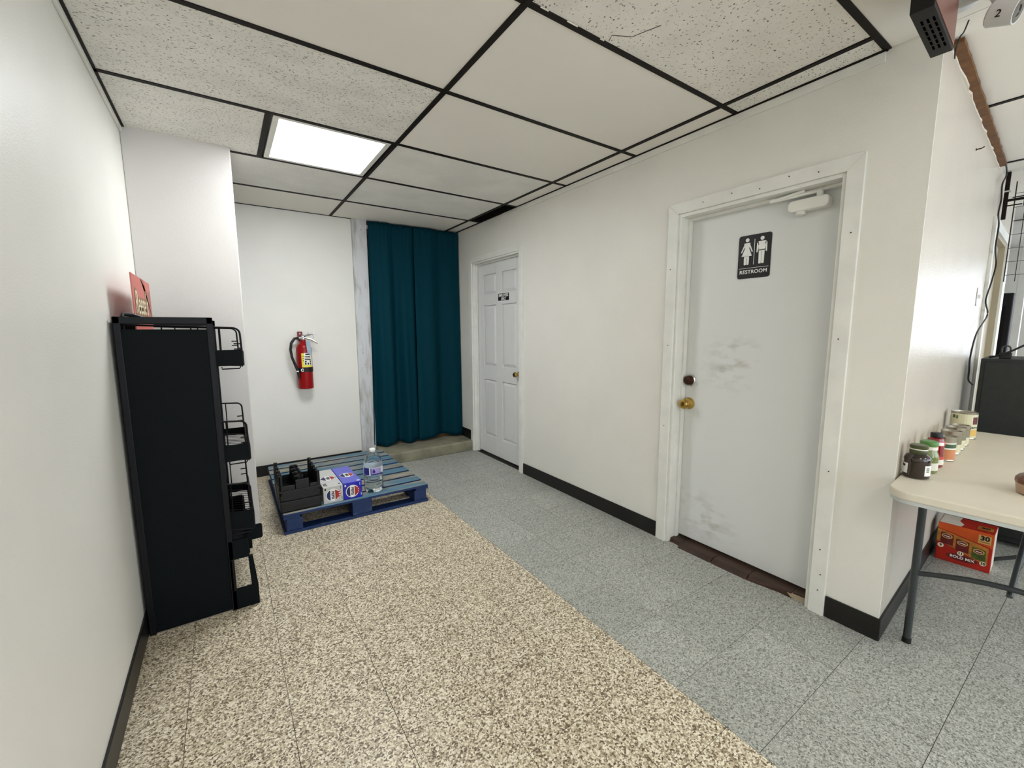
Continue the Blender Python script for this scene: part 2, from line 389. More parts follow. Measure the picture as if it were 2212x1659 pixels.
DS = (2.26, 3.26, 2.04)        # doorway in the side wall, along s
ws = MB()
def sbox(mb, s0, s1, d0, d1, z0, z1):
    return mb.hexa([sw(s0, d1, z0), sw(s1, d1, z0), sw(s1, d0, z0), sw(s0, d0, z0)], [sw(s0, d1, z1), sw(s1, d1, z1), sw(s1, d0, z1), sw(s0, d0, z1)])
sbox(ws, 0.009, DS[0], -0.12, 0, -0.02, HT); sbox(ws, DS[0], DS[1], -0.12, 0, DS[2], HT); sbox(ws, DS[1], 3.75, -0.12, 0, -0.02, HT)
structure(ws.build('wall_side', 'gloss_wall_paint'))
structure(MB().box(8.0, 8.1, -6.2, 1.6, -0.02, 0.9).box(8.0, 8.1, -6.2, 1.6, 2.2, HT).box(8.0, 8.1, -1.4, 1.6, 0.9, 2.2).box(8.0, 8.1, -6.2, -5.4, 0.9, 2.2).box(8.0, 8.1, -3.1, -2.7, 0.9, 2.2).build('wall_far', 'wall_paint'))
structure(MB().box(1.46, 8.1, 1.5, 1.6, -0.02, HT).build('wall_far_return', 'wall_paint'))
rw = [(-1.2, 1.2), (1.5, 3.9), (4.2, 6.6)]     # unseen glowing panes added behind the camera as fill light
rm = MB().box(-1.45, 8.1, -6.3, -6.2, -0.02, 0.35).box(-1.45, 8.1, -6.3, -6.2, 2.25, HT)
for p, q in ((-1.45, -1.2), (1.2, 1.5), (3.9, 4.2), (6.6, 8.1)): rm.box(p, q, -6.3, -6.2, 0.35, 2.25)
structure(rm.build('wall_shop_rear', 'wall_paint'))
for n, (x0, x1) in enumerate(rw):
    win = structure(MB().box(x0, x1, -6.25, -6.24, 0.35, 2.25).build('window_%d' % (n + 3), 'fill_daylight'))  # added pane that glows to brighten the ceiling and room
    MB().box(x0, x1, -6.26, -6.19, 0.33, 0.38).box(x0, x1, -6.26, -6.19, 2.22, 2.27).box(x0 - 0.02, x0 + 0.03, -6.26, -6.19, 0.33, 2.27).box(x1 - 0.03, x1 + 0.02, -6.26, -6.19, 0.33, 2.27).build('window_frame', 'trim_white', win)
for n, (y0, y1) in enumerate(((-5.4, -3.1), (-2.7, -1.4))):
    win = structure(MB().box(8.02, 8.03, y0, y1, 0.9, 2.2).build('window_%d' % (n + 1), 'daylight_far'))
    MB().box(7.98, 8.04, y0, y1, 0.88, 0.93).box(7.98, 8.04, y0, y1, 2.17, 2.22).box(7.98, 8.04, y0 - 0.02, y0 + 0.03, 0.88, 2.22).box(7.98, 8.04, y1 - 0.03, y1 + 0.02, 0.88, 2.22).build('window_frame', 'trim_white', win)

def bb(name, mb): return structure(mb.build(name, 'base_black', bevel=0.003))
BH = 0.102
bb('baseboard_right', MB().box(XR - 0.009, XR, D1[1] + 0.068, D2[0] - 0.06, 0, BH))
bb('baseboard_right_rear', MB().box(XR - 0.009, XR, D2[1] + 0.058, 3.1, 0, BH + 0.12))
m_ = MB().box(XR - 0.009, XR, CY - 0.009, D1[0] - 0.065, 0, BH); sbox(m_, -0.004, DS[0] - 0.07, 0, 0.009, 0, BH)
bb('baseboard_corner', m_)
bb('baseboard_left', MB().box(XL, XL + 0.009, -6.2, YC, 0, BH))
bb('baseboard_back', MB().box(XC, 0.185, YB - 0.009, YB, 0, BH))

# ------------------------------------------------------------------ hung ceiling
ceiling = structure(MB().box(-1.45, 8.1, -6.3, 3.25, HT, HT + 0.08).build('ceiling', 'dark_void'))
TY = [-1.251, -0.652, -0.012, 0.652, 1.312, 1.968]      # cross tees
XM, XQ = 0.0, 1.19                                       # runners
gw = 0.012
def tee_y(x0, x1, y, wd=gw): return MB().box(x0, x1, y - wd, y + wd, H - 0.004, H + 0.03).build('cross_tee', 'grid_black', ceiling)
def tee_x(x, y0, y1, wd=gw, n='main_runner'): return MB().box(x - wd, x + wd, y0, y1, H - 0.005, H + 0.03).build(n, 'grid_black', ceiling)
CT = {}
def ctile(x0, x1, y0, y1, m, dz=0.0):
    k = (round(x1 - x0, 3), round(y1 - y0, 3), m)
    a, b = (x1 - x0) / 2 - 0.002, (y1 - y0) / 2 - 0.002
    if k not in CT: CT[k] = MB().box(-a, a, -b, b, 0, 0.014).mesh('ceiling_tile', m)
    return inst(CT[k], 'ceiling_tile', ceiling, ((x0 + x1) / 2, (y0 + y1) / 2, H + dz))
tee_x(XM, -6.2, YB); tee_x(XQ, TY[0], YB)
for k, y in enumerate(TY):
    tee_y(XL if k < 4 else XC, XR - 0.005, y)
tee_x(-0.657, TY[3], TY[4], 0.014, 'cross_tee')
rows = [TY[0]] + TY[1:] + [YB]
left_m = ['tile_smooth', 'tile_smooth', 'tile_fissured', None, 'tile_fine', 'tile_smooth']
right_m = ['tile_pinhole', 'tile_smooth', 'tile_smooth', 'tile_fine', 'tile_fine', 'tile_smooth']
strip_m = ['tile_fissured', 'tile_smooth', 'tile_smooth', 'tile_smooth', None, 'tile_smooth']
for k in range(6):
    y0, y1 = rows[k], rows[k + 1]
    if left_m[k]: ctile((XL + 0.02) if k < 4 else XC, XM, y0, y1, left_m[k])
    ctile(XM, XQ, y0, y1, right_m[k])
    if strip_m[k]: ctile(XQ, XR - 0.012, y0, y1, strip_m[k])
ctile(XL + 0.02, -0.657, TY[3], YC + 0.04, 'tile_fissured')
ctile(XC, -0.657, YC + 0.04, TY[4], 'tile_fissured')
# ceiling of the shop, behind the camera and to the right
ctile(XL, XM, -1.9, TY[0], 'tile_smooth'); ctile(XM, XR, -1.9, TY[0], 'tile_smooth')
for x0, x1 in ((XR, 2.30), (2.30, 3.467), (3.467, 4.65), (4.65, 5.85), (5.85, 8.0)):
    ctile(x0, x1, -2.6, -0.9, 'tile_smooth')
    tee_x(x1, -6.2, -0.9) if x1 < 7 else None
MB().box(XL, 8.0, -6.2, -2.6, H, H + 0.014).build('ceiling_field', 'tile_smooth', ceiling)
MB().box(XL, XR, -2.6, -1.9, H, H + 0.014).build('ceiling_field', 'tile_smooth', ceiling)
MB().box(5.2, 8.0, -0.9, 1.5, H, H + 0.014).build('ceiling_field', 'tile_smooth', ceiling)
# wall angles and white cover strips
MB().box(XR - 0.014, XR, TY[0], YB, H - 0.006, H + 0.025).build('wall_angle', 'grid_black', ceiling)
MB().box(XL, XL + 0.022, -6.2, YC, H - 0.004, H + 0.02).build('wall_angle', 'grid_black', ceiling)
MB().box(XC, 0.2, YB - 0.012, YB, H - 0.004, H + 0.02).build('wall_angle', 'grid_black', ceiling)
structure(MB().box(XR - 0.01, XR, TY[0] + 0.004, 1.55, H - 0.044, H - 0.007).build('trim_1', 'trim_white', bevel=0.002))
structure(MB().box(XL, XL + 0.012, -6.2, YC, H - 0.03, H - 0.005).build('trim_2', 'trim_white', bevel=0.002))
MB().box(XR - 0.012, XR - 0.001, TY[0], YB, H + 0.026, HT).build('plenum_shade', 'dark_void', ceiling)  # dark sheet added so the space above the ceiling reads as shade
MB().box(XQ - 0.05, XR - 0.012, TY[4] - 0.1, TY[5] + 0.1, H + 0.2, H + 0.21).build('plenum_shade', 'dark_void', ceiling)  # more dark sheets standing in for shade above the missing tile
MB().box(XQ + 0.0, XQ + 0.012, TY[4] - 0.1, TY[5] + 0.1, H + 0.031, H + 0.2).build('plenum_shade', 'dark_void', ceiling)
# crack and torn edge in the stained tile
crk = [(0.375, -0.672), (0.36, -0.70), (0.43, -0.735), (0.455, -0.80), (0.47, -0.835)]
MB().tube([(x, y, H - 0.0005) for x, y in crk], 0.0013, 5).build('crack', 'wire_dark', ceiling)
for x, l in ((0.05, 0.035), (0.17, 0.05), (0.335, 0.02)):
    MB().box(x, x + l, TY[1] - 0.0145, TY[1] - 0.0115, H - 0.005, H - 0.002).build('torn_facing', 'torn_white', ceiling)

# ------------------------------------------------------------------ LED panels
def panel(x0, x1, y0, y1, m, label, grp):
    r = thing('ceiling_light', ((x0 + x1) / 2, (y0 + y1) / 2, H), label, 'ceiling light', grp)
    a, b = (x1 - x0) / 2 - 0.012, (y1 - y0) / 2 - 0.012; f = 0.03
    MB().box(-a, a, -b, -b + f, -0.003, 0.02).box(-a, a, b - f, b, -0.003, 0.02).box(-a, -a + f, -b + f, b - f, -0.003, 0.02).box(a - f, a, -b + f, b - f, -0.003, 0.02).build('frame', 'trim_white', r, bevel=0.002)
    MB().box(-a + f, a - f, -b + f, b - f, 0.0, 0.006).build('diffuser', m, r)
panel(-0.645, -0.010, TY[3], TY[4], 'led', 'square white LED ceiling panel, lit, above the blue pallet', None)
for x, y, wh in ((-0.45, -2.9, 'behind the camera'), (1.3, -3.9, 'beside the folding table'), (4.4, -3.6, 'near the tan side door'), (-0.3, -5.3, 'in front of the left fill pane'), (2.6, -5.4, 'in front of the middle fill pane'), (6.8, -3.4, 'near the far shop wall')):  # unseen panels added for fill; the table one follows the tub's shadow
    r = thing('ceiling_light', (x, y, H - 0.012), 'unseen square LED fill panel outside the picture, ' + wh, 'ceiling light', 'unseen shop fill lights')
    MB().box(-0.31, 0.31, -0.31, 0.31, 0.004, 0.012).build('frame', 'trim_white', r)
    MB().box(-0.285, 0.285, -0.285, 0.285, 0, 0.004).build('diffuser', 'led_store_fill', r)

# ------------------------------------------------------------------ restroom door (door_1)
def casing(parent, y0, y1, top, wd, out, m='trim_white'):
    """mitred flat casing of three boards round an opening in the right wall"""
    f = lambda x, y, h: (h, x, y)
    a, b = XR - out, XR
    MB().prism([(y0 - wd, 0), (y0, 0), (y0, top), (y0 - wd, top + wd)], a, b, f).build('casing', m, parent, bevel=0.002)
    MB().prism([(y1, 0), (y1 + wd, 0), (y1 + wd, top + wd), (y1, top)], a, b, f).build('casing', m, parent, bevel=0.002)
    MB().prism([(y0, top), (y1, top), (y1 + wd, top + wd), (y0 - wd, top + wd)], a, b, f).build('casing', m, parent, bevel=0.002)
d1 = structure(MB().box(1.425, 1.462, D1[0] + 0.022, D1[1] - 0.022, 0.035, D1[2] - 0.02).build('door_1', 'door_smudged', bevel=0.002))
d1['label'] = 'plain white flush restroom door'
casing(d1, D1[0], D1[1], D1[2], 0.063, 0.018)
MB().box(XR - 0.004, XR + 0.13, D1[0], D1[0] + 0.018, 0.0, D1[2]).box(XR - 0.004, XR + 0.13, D1[1] - 0.018, D1[1], 0.0, D1[2]).box(XR - 0.004, XR + 0.13, D1[0] + 0.018, D1[1] - 0.018, D1[2] - 0.018, D1[2]).build('jamb', 'trim_white', d1, bevel=0.0015)
MB().box(1.392, 1.423, D1[0] + 0.018, D1[0] + 0.03, 0.02, D1[2] - 0.018).box(1.392, 1.423, D1[1] - 0.03, D1[1] - 0.018, 0.02, D1[2] - 0.018).box(1.392, 1.423, D1[0] + 0.03, D1[1] - 0.03, D1[2] - 0.032, D1[2] - 0.018).build('door_stop', 'trim_white', d1, bevel=0.002)
for y, z in ((-1.19, 0.12), (-1.195, 0.2), (-1.185, 0.32), (-1.19, 0.7), (-1.18, 1.3), (-1.19, 1.75), (-0.31, 0.75), (-0.315, 1.25), (-0.31, 1.7)):
    MB().prism(disc(0.0028, 8, y, z), XR - 0.0195, XR - 0.0175, lambda x, y, h: (h, x, y)).build('nail_head', 'bronze', d1)
for y, z in ((-0.5, 2.04), (-0.66, 2.045), (-0.8, 2.03), (-0.93, 2.05), (-1.05, 2.035)):
    MB().prism(disc(0.0028, 8, y, z), XR - 0.0195, XR - 0.0175, lambda x, y, h: (h, x, y)).build('nail_head', 'bronze', d1)
# deadbolt and knob: axis along -x from the slab
def axis_x(y, z, x): return lambda a, b, h: (x - h, y + a, z + b)
k = MB().lathe([(0.037, 0), (0.037, 0.008), (0.032, 0.013)], 28, f=axis_x(-0.405, 1.037, 1.425)).build('deadbolt', 'chrome', d1, smooth=True)
MB().lathe([(0.030, 0.010), (0.030, 0.024), (0.024, 0.036), (0.01, 0.041), (0.001, 0.042)], 28, f=axis_x(-0.405, 1.037, 1.425)).build('bolt_face', 'bronze', k, smooth=True)
k = MB().lathe([(0.037, 0), (0.037, 0.005), (0.032, 0.018), (0.018, 0.024), (0.014, 0.034), (0.018, 0.042), (0.027, 0.05), (0.029, 0.06), (0.024, 0.069), (0.013, 0.072), (0.001, 0.072)], 28, f=axis_x(-0.402, 0.893, 1.425)).build('door_knob', 'brass', d1, smooth=True)
# door closer
cl = MB().prism(rrect(-1.075, -0.905, 1.898, 1.952, 0.02), 1.372, 1.425, lambda x, y, h: (h, x, y)).build('door_closer', 'trim_white', d1, bevel=0.008, seg=3)
MB().lathe([(0.022, 0), (0.022, 0.03), (0.014, 0.036)], 20, f=lambda a, b, h: (1.397 + a, -0.955 + b, 1.9 - h * 0.5)).build('valve_cap', 'trim_white', cl, smooth=True)
MB().lathe([(0.014, 0), (0.014, 0.045), (0.009, 0.055)], 14, f=lambda a, b, h: (1.397 + a, -1.03 + b, 1.945 + h * 0.7)).build('spindle', 'trim_white', cl, smooth=True)
MB().tube([(1.397, -1.03, 1.978), (1.36, -0.83, 1.968)], 0.0095, 8).tube([(1.36, -0.83, 1.966), (1.372, -0.975, 1.986)], 0.007, 8).build('closer_arm', 'trim_white', cl)
MB().tube([(1.397, -1.03, 1.982), (1.385, -1.075, 1.986), (1.40, -1.1, 1.99)], 0.004, 6).build('closer_hook', 'trim_white', cl)
# threshold of brown wood-look tiles
sill = structure(MB().box(1.352, 1.46, D1[0] + 0.018, D1[1] - 0.018, 0, 0.017).build('trim_3', 'grout'))
for y1, y0, f1, f0 in ((-0.364, -0.440, 1.350, 1.335), (-0.443, -0.655, 1.312, 1.312), (-0.659, -0.86, 1.312, 1.314), (-0.864, -1.066, 1.315, 1.352), (-1.07, -1.136, 1.36, 1.368)):
    MB().hexa([(f0, y0, 0.0), (1.46, y0, 0.0), (1.46, y1, 0.0), (f1, y1, 0.0)], [(max(f0 + 0.004, 1.345), y0, 0.022), (1.46, y0, 0.022), (1.46, y1, 0.022), (max(f1 + 0.004, 1.345), y1, 0.022)]).build('sill_tile', 'sill_brown', sill, bevel=0.0015)
# restroom sign
sg = thing('restroom_sign', (1.425, -0.738, 1.727), 'black restroom sign with white woman and man figures on the flush door', 'sign')
sf = frame((0, 0, 0), (0, -1, 0), (0, 0, 1)); SF = on(sf)
MB().prism(rrect(-0.083, 0.083, -0.112, 0.112, 0.012), 0.0, 0.004, SF).build('plate', 'print_black', sg, bevel=0.0008)
def person(cx, parts): 
    mb = MB()
    for p in parts: mb.prism([(cx + x, y) for x, y in p], 0.0035, 0.0048, SF)
    return mb
mir = lambda p: [(-x, y) for x, y in p][::-1]
head = disc(0.0098, 20, 0, 0.087)
w_arm = [(-0.013, 0.066), (-0.017, 0.06), (-0.031, 0.026), (-0.026, 0.023), (-0.013, 0.052)]
w_leg = [(-0.0135, -0.005), (-0.001, -0.005), (-0.001, -0.038), (-0.003, -0.041), (-0.0105, -0.041), (-0.0125, -0.038)]
person(-0.038, [head, [(-0.014, 0.0725), (-0.0165, 0.068), (-0.011, 0.045), (-0.027, 0.004), (0.027, 0.004), (0.011, 0.045), (0.0165, 0.068), (0.014, 0.0725)], w_arm, mir(w_arm), w_leg, mir(w_leg), [(-0.0125, 0.006), (0.0125, 0.006), (0.0125, -0.006), (-0.0125, -0.006)]]).build('woman_symbol', 'print_white', sg)
m_arm = [(-0.018, 0.071), (-0.0255, 0.064), (-0.0265, 0.02), (-0.0235, 0.0165), (-0.0195, 0.02), (-0.0185, 0.055), (-0.016, 0.055)]
m_leg = [(-0.0145, 0.03), (-0.0008, 0.03), (-0.0008, -0.038), (-0.003, -0.041), (-0.0115, -0.041), (-0.0135, -0.038)]
person(0.038, [head, [(-0.018, 0.0725), (-0.0215, 0.069), (-0.0155, 0.025), (0.0155, 0.025), (0.0215, 0.069), (0.018, 0.0725)], m_arm, mir(m_arm), m_leg, mir(m_leg)]).build('man_symbol', 'print_white', sg)
MB().prism(rect(-0.0012, 0.0012, -0.042, 0.088), 0.0035, 0.0046, SF).build('divider', 'print_white', sg)
MB().prism(rect(-0.076, 0.076, -0.0595, -0.0577), 0.0035, 0.0046, SF).build('rule', 'print_white', sg)
text('RESTROOM', 0.0265, 'print_white', sg, sf @ Matrix.Translation((0, -0.079, 0.0043)), spacing=1.05, bold=0.0004)

# ------------------------------------------------------------------ staff door (door_2)
x2 = XR + 0.055
d2 = structure(MB().box(x2 + 0.0165, x2 + 0.045, D2[0] + 0.02, D2[1] - 0.02, 0.02, D2[2] - 0.02).build('door_2', 'door_panel_white'))
d2['label'] = 'white six-panel staff door'
casing(d2, D2[0], D2[1], D2[2], 0.058, 0.016)
MB().box(XR - 0.003, XR + 0.12, D2[0], D2[0] + 0.016, 0, D2[2]).box(XR - 0.003, XR + 0.12, D2[1] - 0.016, D2[1], 0, D2[2]).box(XR - 0.003, XR + 0.12, D2[0] + 0.016, D2[1] - 0.016, D2[2] - 0.016, D2[2]).build('jamb', 'trim_white', d2, bevel=0.0015)
MB().box(x2 - 0.022, x2 - 0.004, D2[1] - 0.028, D2[1] - 0.016, 0, D2[2] - 0.016).box(x2 - 0.022, x2 - 0.004, D2[0] + 0.016, D2[0] + 0.028, 0, D2[2] - 0.016).box(x2 - 0.022, x2 - 0.004, D2[0] + 0.028, D2[1] - 0.028, D2[2] - 0.03, D2[2] - 0.016).build('door_stop', 'trim_white', d2, bevel=0.002)
ya, yb = D2[0] + 0.02, D2[1] - 0.02
zb, zt = 0.02, D2[2] - 0.02
st = [(ya, ya + 0.115), ((ya + yb) / 2 - 0.055, (ya + yb) / 2 + 0.055), (yb - 0.115, yb)]
pz = [(zt - 0.32, zt - 0.115), (zt - 1.06, zt - 0.43), (zt - 1.82, zt - 1.21)]
for a, b in st: MB().box(x2, x2 + 0.017, a, b, zb, zt).build('stile', 'door_panel_white', d2, bevel=0.0015)
for a, b in ((st[0][1], st[1][0]), (st[1][1], st[2][0])):
    for z0, z1 in ((zb, pz[2][0]), (pz[2][1], pz[1][0]), (pz[1][1], pz[0][0]), (pz[0][1], zt)):
        MB().box(x2, x2 + 0.017, a, b, z0, z1).build('rail', 'door_panel_white', d2)
    for z0, z1 in pz:
        e = 0.034; A = 0.004
        q0 = [(x2 + 0.0155, a + A, z0 + A), (x2 + 0.0155, b - A, z0 + A), (x2 + 0.0155, b - A, z1 - A), (x2 + 0.0155, a + A, z1 - A)]
        q1 = [(x2 + 0.0005, a + e, z0 + e), (x2 + 0.0005, b - e, z0 + e), (x2 + 0.0005, b - e, z1 - e), (x2 + 0.0005, a + e, z1 - e)]
        MB().add(q0 + q1, [(4, 7, 6, 5), (0, 4, 5, 1), (1, 5, 6, 2), (2, 6, 7, 3), (3, 7, 4, 0), (0, 1, 2, 3)]).build('panel', 'door_panel_white', d2)
k = MB().lathe([(0.03, 0), (0.03, 0.005), (0.02, 0.014), (0.012, 0.02), (0.012, 0.03), (0.024, 0.04), (0.027, 0.052), (0.02, 0.062), (0.001, 0.065)], 24, f=axis_x(1.365, 0.925, x2)).build('door_knob', 'brass', d2, smooth=True)
MB().lathe([(0.014, 0.064), (0.014, 0.067), (0.001, 0.0675)], 16, f=axis_x(1.365, 0.925, x2)).build('knob_button', 'print_black', k, smooth=True)
sg2 = thing('staff_sign', (x2, 1.63, 1.672), 'small black employees only sign on the six-panel door', 'sign')
MB().prism(rrect(-0.104, 0.104, -0.041, 0.041, 0.008), 0, 0.002, SF).build('border', 'print_white', sg2)
MB().prism(rrect(-0.098, 0.098, -0.035, 0.035, 0.005), 0.0015, 0.0026, SF).build('plate', 'print_black', sg2)
text('EMPLOYEES', 0.037, 'print_white', sg2, sf @ Matrix.Translation((0, 0.0145, 0.0029)), bold=0.0012, sx=0.88)
text('ONLY', 0.037, 'print_white', sg2, sf @ Matrix.Translation((0, -0.0185, 0.0029)), bold=0.0012, sx=0.9)

# ------------------------------------------------------------------ curtained doorway
structure(MB().box(0.19, 0.335, YB - 0.018, YB + 0.1, 0.0, H).build('trim_4', worn('post_white', (206, 206, 207), (196, 193, 186), 0.52, 0.7, (9, 9, 1.6), 0.6), bevel=0.003))
for x, z in ((0.225, 2.39), (0.28, 2.34), (0.26, 1.0), (0.245, 1.12)):
    MB().prism(disc(0.006, 10, x, z), YB - 0.02, YB - 0.017, lambda x, y, h: (x, h, y)).build('screw', 'steel', bpy.data.objects['trim_4'])
st_ = structure(MB().prism([(2.185, 0), (2.183, 0.1), (2.195, 0.114), (2.5, 0.118), (3.15, 0.118), (3.15, 0)], 0.33, XR, lambda x, y, h: (h, x, y)).build('trim_5', 'concrete', bevel=0.006))
st_['label'] = 'worn concrete step under the curtain'
MB().box(0.42, 1.2, 2.56, 2.66, 0.115, 0.15).build('sill_plate', 'raw_wood', st_)
rod = thing('curtain_rod', (0.83, 2.526, 2.375), 'thin dark tension rod carrying the teal curtains', 'curtain rod')
MB().tube([(-0.49, 0, 0), (0.49, 0, 0)], 0.012, 12).build('pole', 'rubber_black', rod, smooth=True)
MB().tube([(0.455, 0, 0), (0.498, 0, 0)], [0.02, 0.024], 14).build('end_cap', 'camera_white', rod, smooth=True)
MB().tube([(-0.498, 0, 0), (-0.47, 0, 0)], [0.02, 0.017], 14).build('end_cap', 'camera_white', rod, smooth=True)
def curtain(x0, x1, z0, z1, phase, folds, flare, label, yb=2.478):
    """a hanging cloth: gathered at the top, folds that deepen and drift on the way down"""
    NU, NV = 120, 60; vs = []; fs = []
    for j in range(NV + 1):
        v = j / NV; z = z1 + (z0 - z1) * v
        for i in range(NU + 1):
            u = i / NU
            x = x0 + (x1 - x0) * u + flare * v * v * (u - 0.5)
            amp = 0.010 + 0.026 * min(1, v * 1.6)
            y = yb + amp * (math.sin(2 * PI * folds * u + phase + 0.5 * v) + 0.45 * math.sin(2 * PI * folds * 1.9 * u + 2.1 * phase - 0.8 * v))
            y += 0.004 * math.sin(2 * PI * folds * 6 * u) * max(0, 1 - v * 7)
            if v < 0.06: y -= 0.006 * math.sin(PI * v / 0.06)
            hem = 0.012 * math.sin(2 * PI * folds * u + phase + 1.2) * (v > 0.9) * (v - 0.9) * 10
            vs.append((x, y, z + hem))
    for j in range(NV):
        for i in range(NU):
            a = j * (NU + 1) + i; fs.append((a, a + NU + 1, a + NU + 2, a + 1))
    cx = (x0 + x1) / 2
    r = thing('curtain', (cx, yb, z1), label, 'curtain', 'teal curtains in the doorway')
    vs = [(a - cx, b - yb, c - z1) for a, b, c in vs]
    o = MB().add(vs, fs).build('cloth', 'teal_fabric', r, smooth=True)
    m = o.modifiers.new('solid', 'SOLIDIFY'); m.thickness = 0.002
    hz = [(vs[(NV) * (NU + 1) + i]) for i in range(0, NU + 1, 2)]
    MB().tube([(a, b, c + 0.002) for a, b, c in hz], 0.003, 5).build('hem', 'teal_fabric', r)
curtain(0.338, 0.815, 0.135, 2.425, 0.4, 2.1, 0.05, 'left dark teal curtain hanging beside the white post')
curtain(0.80, 1.315, 0.15, 2.425, 2.6, 1.3, 0.02, 'right dark teal curtain hanging against the staff door wall', 2.462)

# ------------------------------------------------------------------ fire extinguisher
fe = thing('fire_extinguisher', (-0.312, 2.468, 0.805), 'red fire extinguisher with a black hose hung on the cream wall', 'fire extinguisher')
R = 0.066
MB().lathe([(0.058, 0), (0.064, 0.004), (R, 0.012), (R, 0.36), (0.064, 0.385), (0.054, 0.41), (0.036, 0.428), (0.026, 0.434), (0.026, 0.455), (0.02, 0.458)], 40).build('cylinder', 'red_paint', fe, smooth=True)
lab = MB().patch(R, 0.205, 0.335, -PI * 0.66, -PI * 0.16, 20, 0.0008).build('label_print', 'yellow', fe)
MB().patch(R + 0.0008, 0.225, 0.338, -PI * 0.55, -PI * 0.2, 18, 0.0005).build('white_field', 'print_white', lab)
for i, (z0, z1, a0, a1) in enumerate(((0.318, 0.33, -0.5, -0.3), (0.30, 0.308, -0.53, -0.28), (0.288, 0.294, -0.53, -0.3), (0.272, 0.28, -0.53, -0.26), (0.25, 0.264, -0.53, -0.46), (0.25, 0.268, -0.32, -0.26), (0.228, 0.246, -0.535, -0.47), (0.228, 0.246, -0.43, -0.365), (0.228, 0.246, -0.32, -0.26), (0.305, 0.312, -0.61, -0.575), (0.285, 0.293, -0.61, -0.575), (0.262, 0.27, -0.61, -0.575))):
    MB().patch(R + 0.0013, z0, z1, a0 * PI, a1 * PI, 6, 0.0003).build('print_mark', 'print_black', lab)
MB().patch(R, 0.16, 0.202, 0, 2 * PI, 40, 0.003).build('strap', 'rubber_black', fe)
em = MB().lathe([(0.014, 0), (0.014, 0.003), (0.001, 0.0035)], 20, f=lambda a, b, h: (a - 0.03, -0.0625 - h, b + 0.18)).build('emblem', 'print_white', fe)
MB().lathe([(0.008, 0.0035), (0.008, 0.0042), (0.001, 0.0043)], 12, f=lambda a, b, h: (a - 0.03, -0.0625 - h, b + 0.18)).build('emblem_mark', 'print_black', em)
MB().lathe([(0.018, 0.455), (0.02, 0.46), (0.02, 0.49), (0.012, 0.5), (0.008, 0.505)], 20).build('valve', 'chrome', fe, smooth=True)
MB().tube([(-0.015, -0.01, 0.475), (-0.045, -0.012, 0.475)], 0.011, 10).build('hose_nut', 'chrome', fe, smooth=True)
MB().tube([(0.005, -0.008, 0.495), (0.05, -0.02, 0.505), (0.10, -0.03, 0.515)], [0.007, 0.008, 0.005], 8).build('carry_handle', 'chrome', fe, smooth=True)
MB().tube([(0.005, -0.012, 0.478), (0.06, -0.025, 0.465), (0.12, -0.04, 0.425)], [0.007, 0.009, 0.006], 8).build('lever', 'steel', fe, smooth=True)
MB().tube([(0.052 + 0.034 * math.cos(a), -0.034, 0.485 + 0.026 * math.sin(a)) for a in [2 * PI * k / 20 for k in range(20)]], 0.0018, 6, True).build('pin_ring', 'steel', fe)
MB().tube([(0.03, -0.03, 0.505), (0.042, -0.03, 0.532), (0.046, -0.03, 0.505)], 0.002, 6).build('pull_pin', 'steel', fe)
hp = [(-0.04, -0.012, 0.477), (-0.075, -0.02, 0.47), (-0.105, -0.03, 0.43), (-0.115, -0.035, 0.37), (-0.108, -0.04, 0.30), (-0.088, -0.043, 0.235), (-0.072, -0.045, 0.185)]
sm = []
for i in range(len(hp) - 1):
    for q in range(4):
        f_ = q / 4; sm.append(tuple(hp[i][c] * (1 - f_) + hp[i + 1][c] * f_ for c in range(3)))
MB().tube(sm + [hp[-1]], 0.0115, 10).build('hose', 'rubber_black', fe, smooth=True)
MB().tube([(-0.072, -0.046, 0.19), (-0.065, -0.047, 0.16), (-0.058, -0.048, 0.10)], [0.012, 0.014, 0.01], 10).build('nozzle', 'rubber_black', fe, smooth=True)
MB().box(-0.082, -0.062, -0.062, -0.055, 0.165, 0.175).build('hose_clip', 'steel', fe)
MB().hexa([(0.02, -0.072, 0.335), (0.055, -0.066, 0.318), (0.055, -0.065, 0.318), (0.02, -0.071, 0.335)], [(0.012, -0.055, 0.452), (0.05, -0.05, 0.44), (0.05, -0.049, 0.44), (0.012, -0.054, 0.452)]).build('inspection_tag', 'paper_tag', fe)
br = MB().prism(rrect(-0.045, 0.0, 0.45, 0.535, 0.006), 0.02, 0.025, lambda x, y, h: (x, h, y)).box(-0.03, -0.005, 0.02, 0.072, 0.44, 0.46).build('wall_hook', 'red_dark', fe)
MB().prism(disc(0.006, 12, -0.022, 0.515), 0.018, 0.0205, lambda x, y, h: (x, h, y)).build('hook_hole', 'print_white', br)

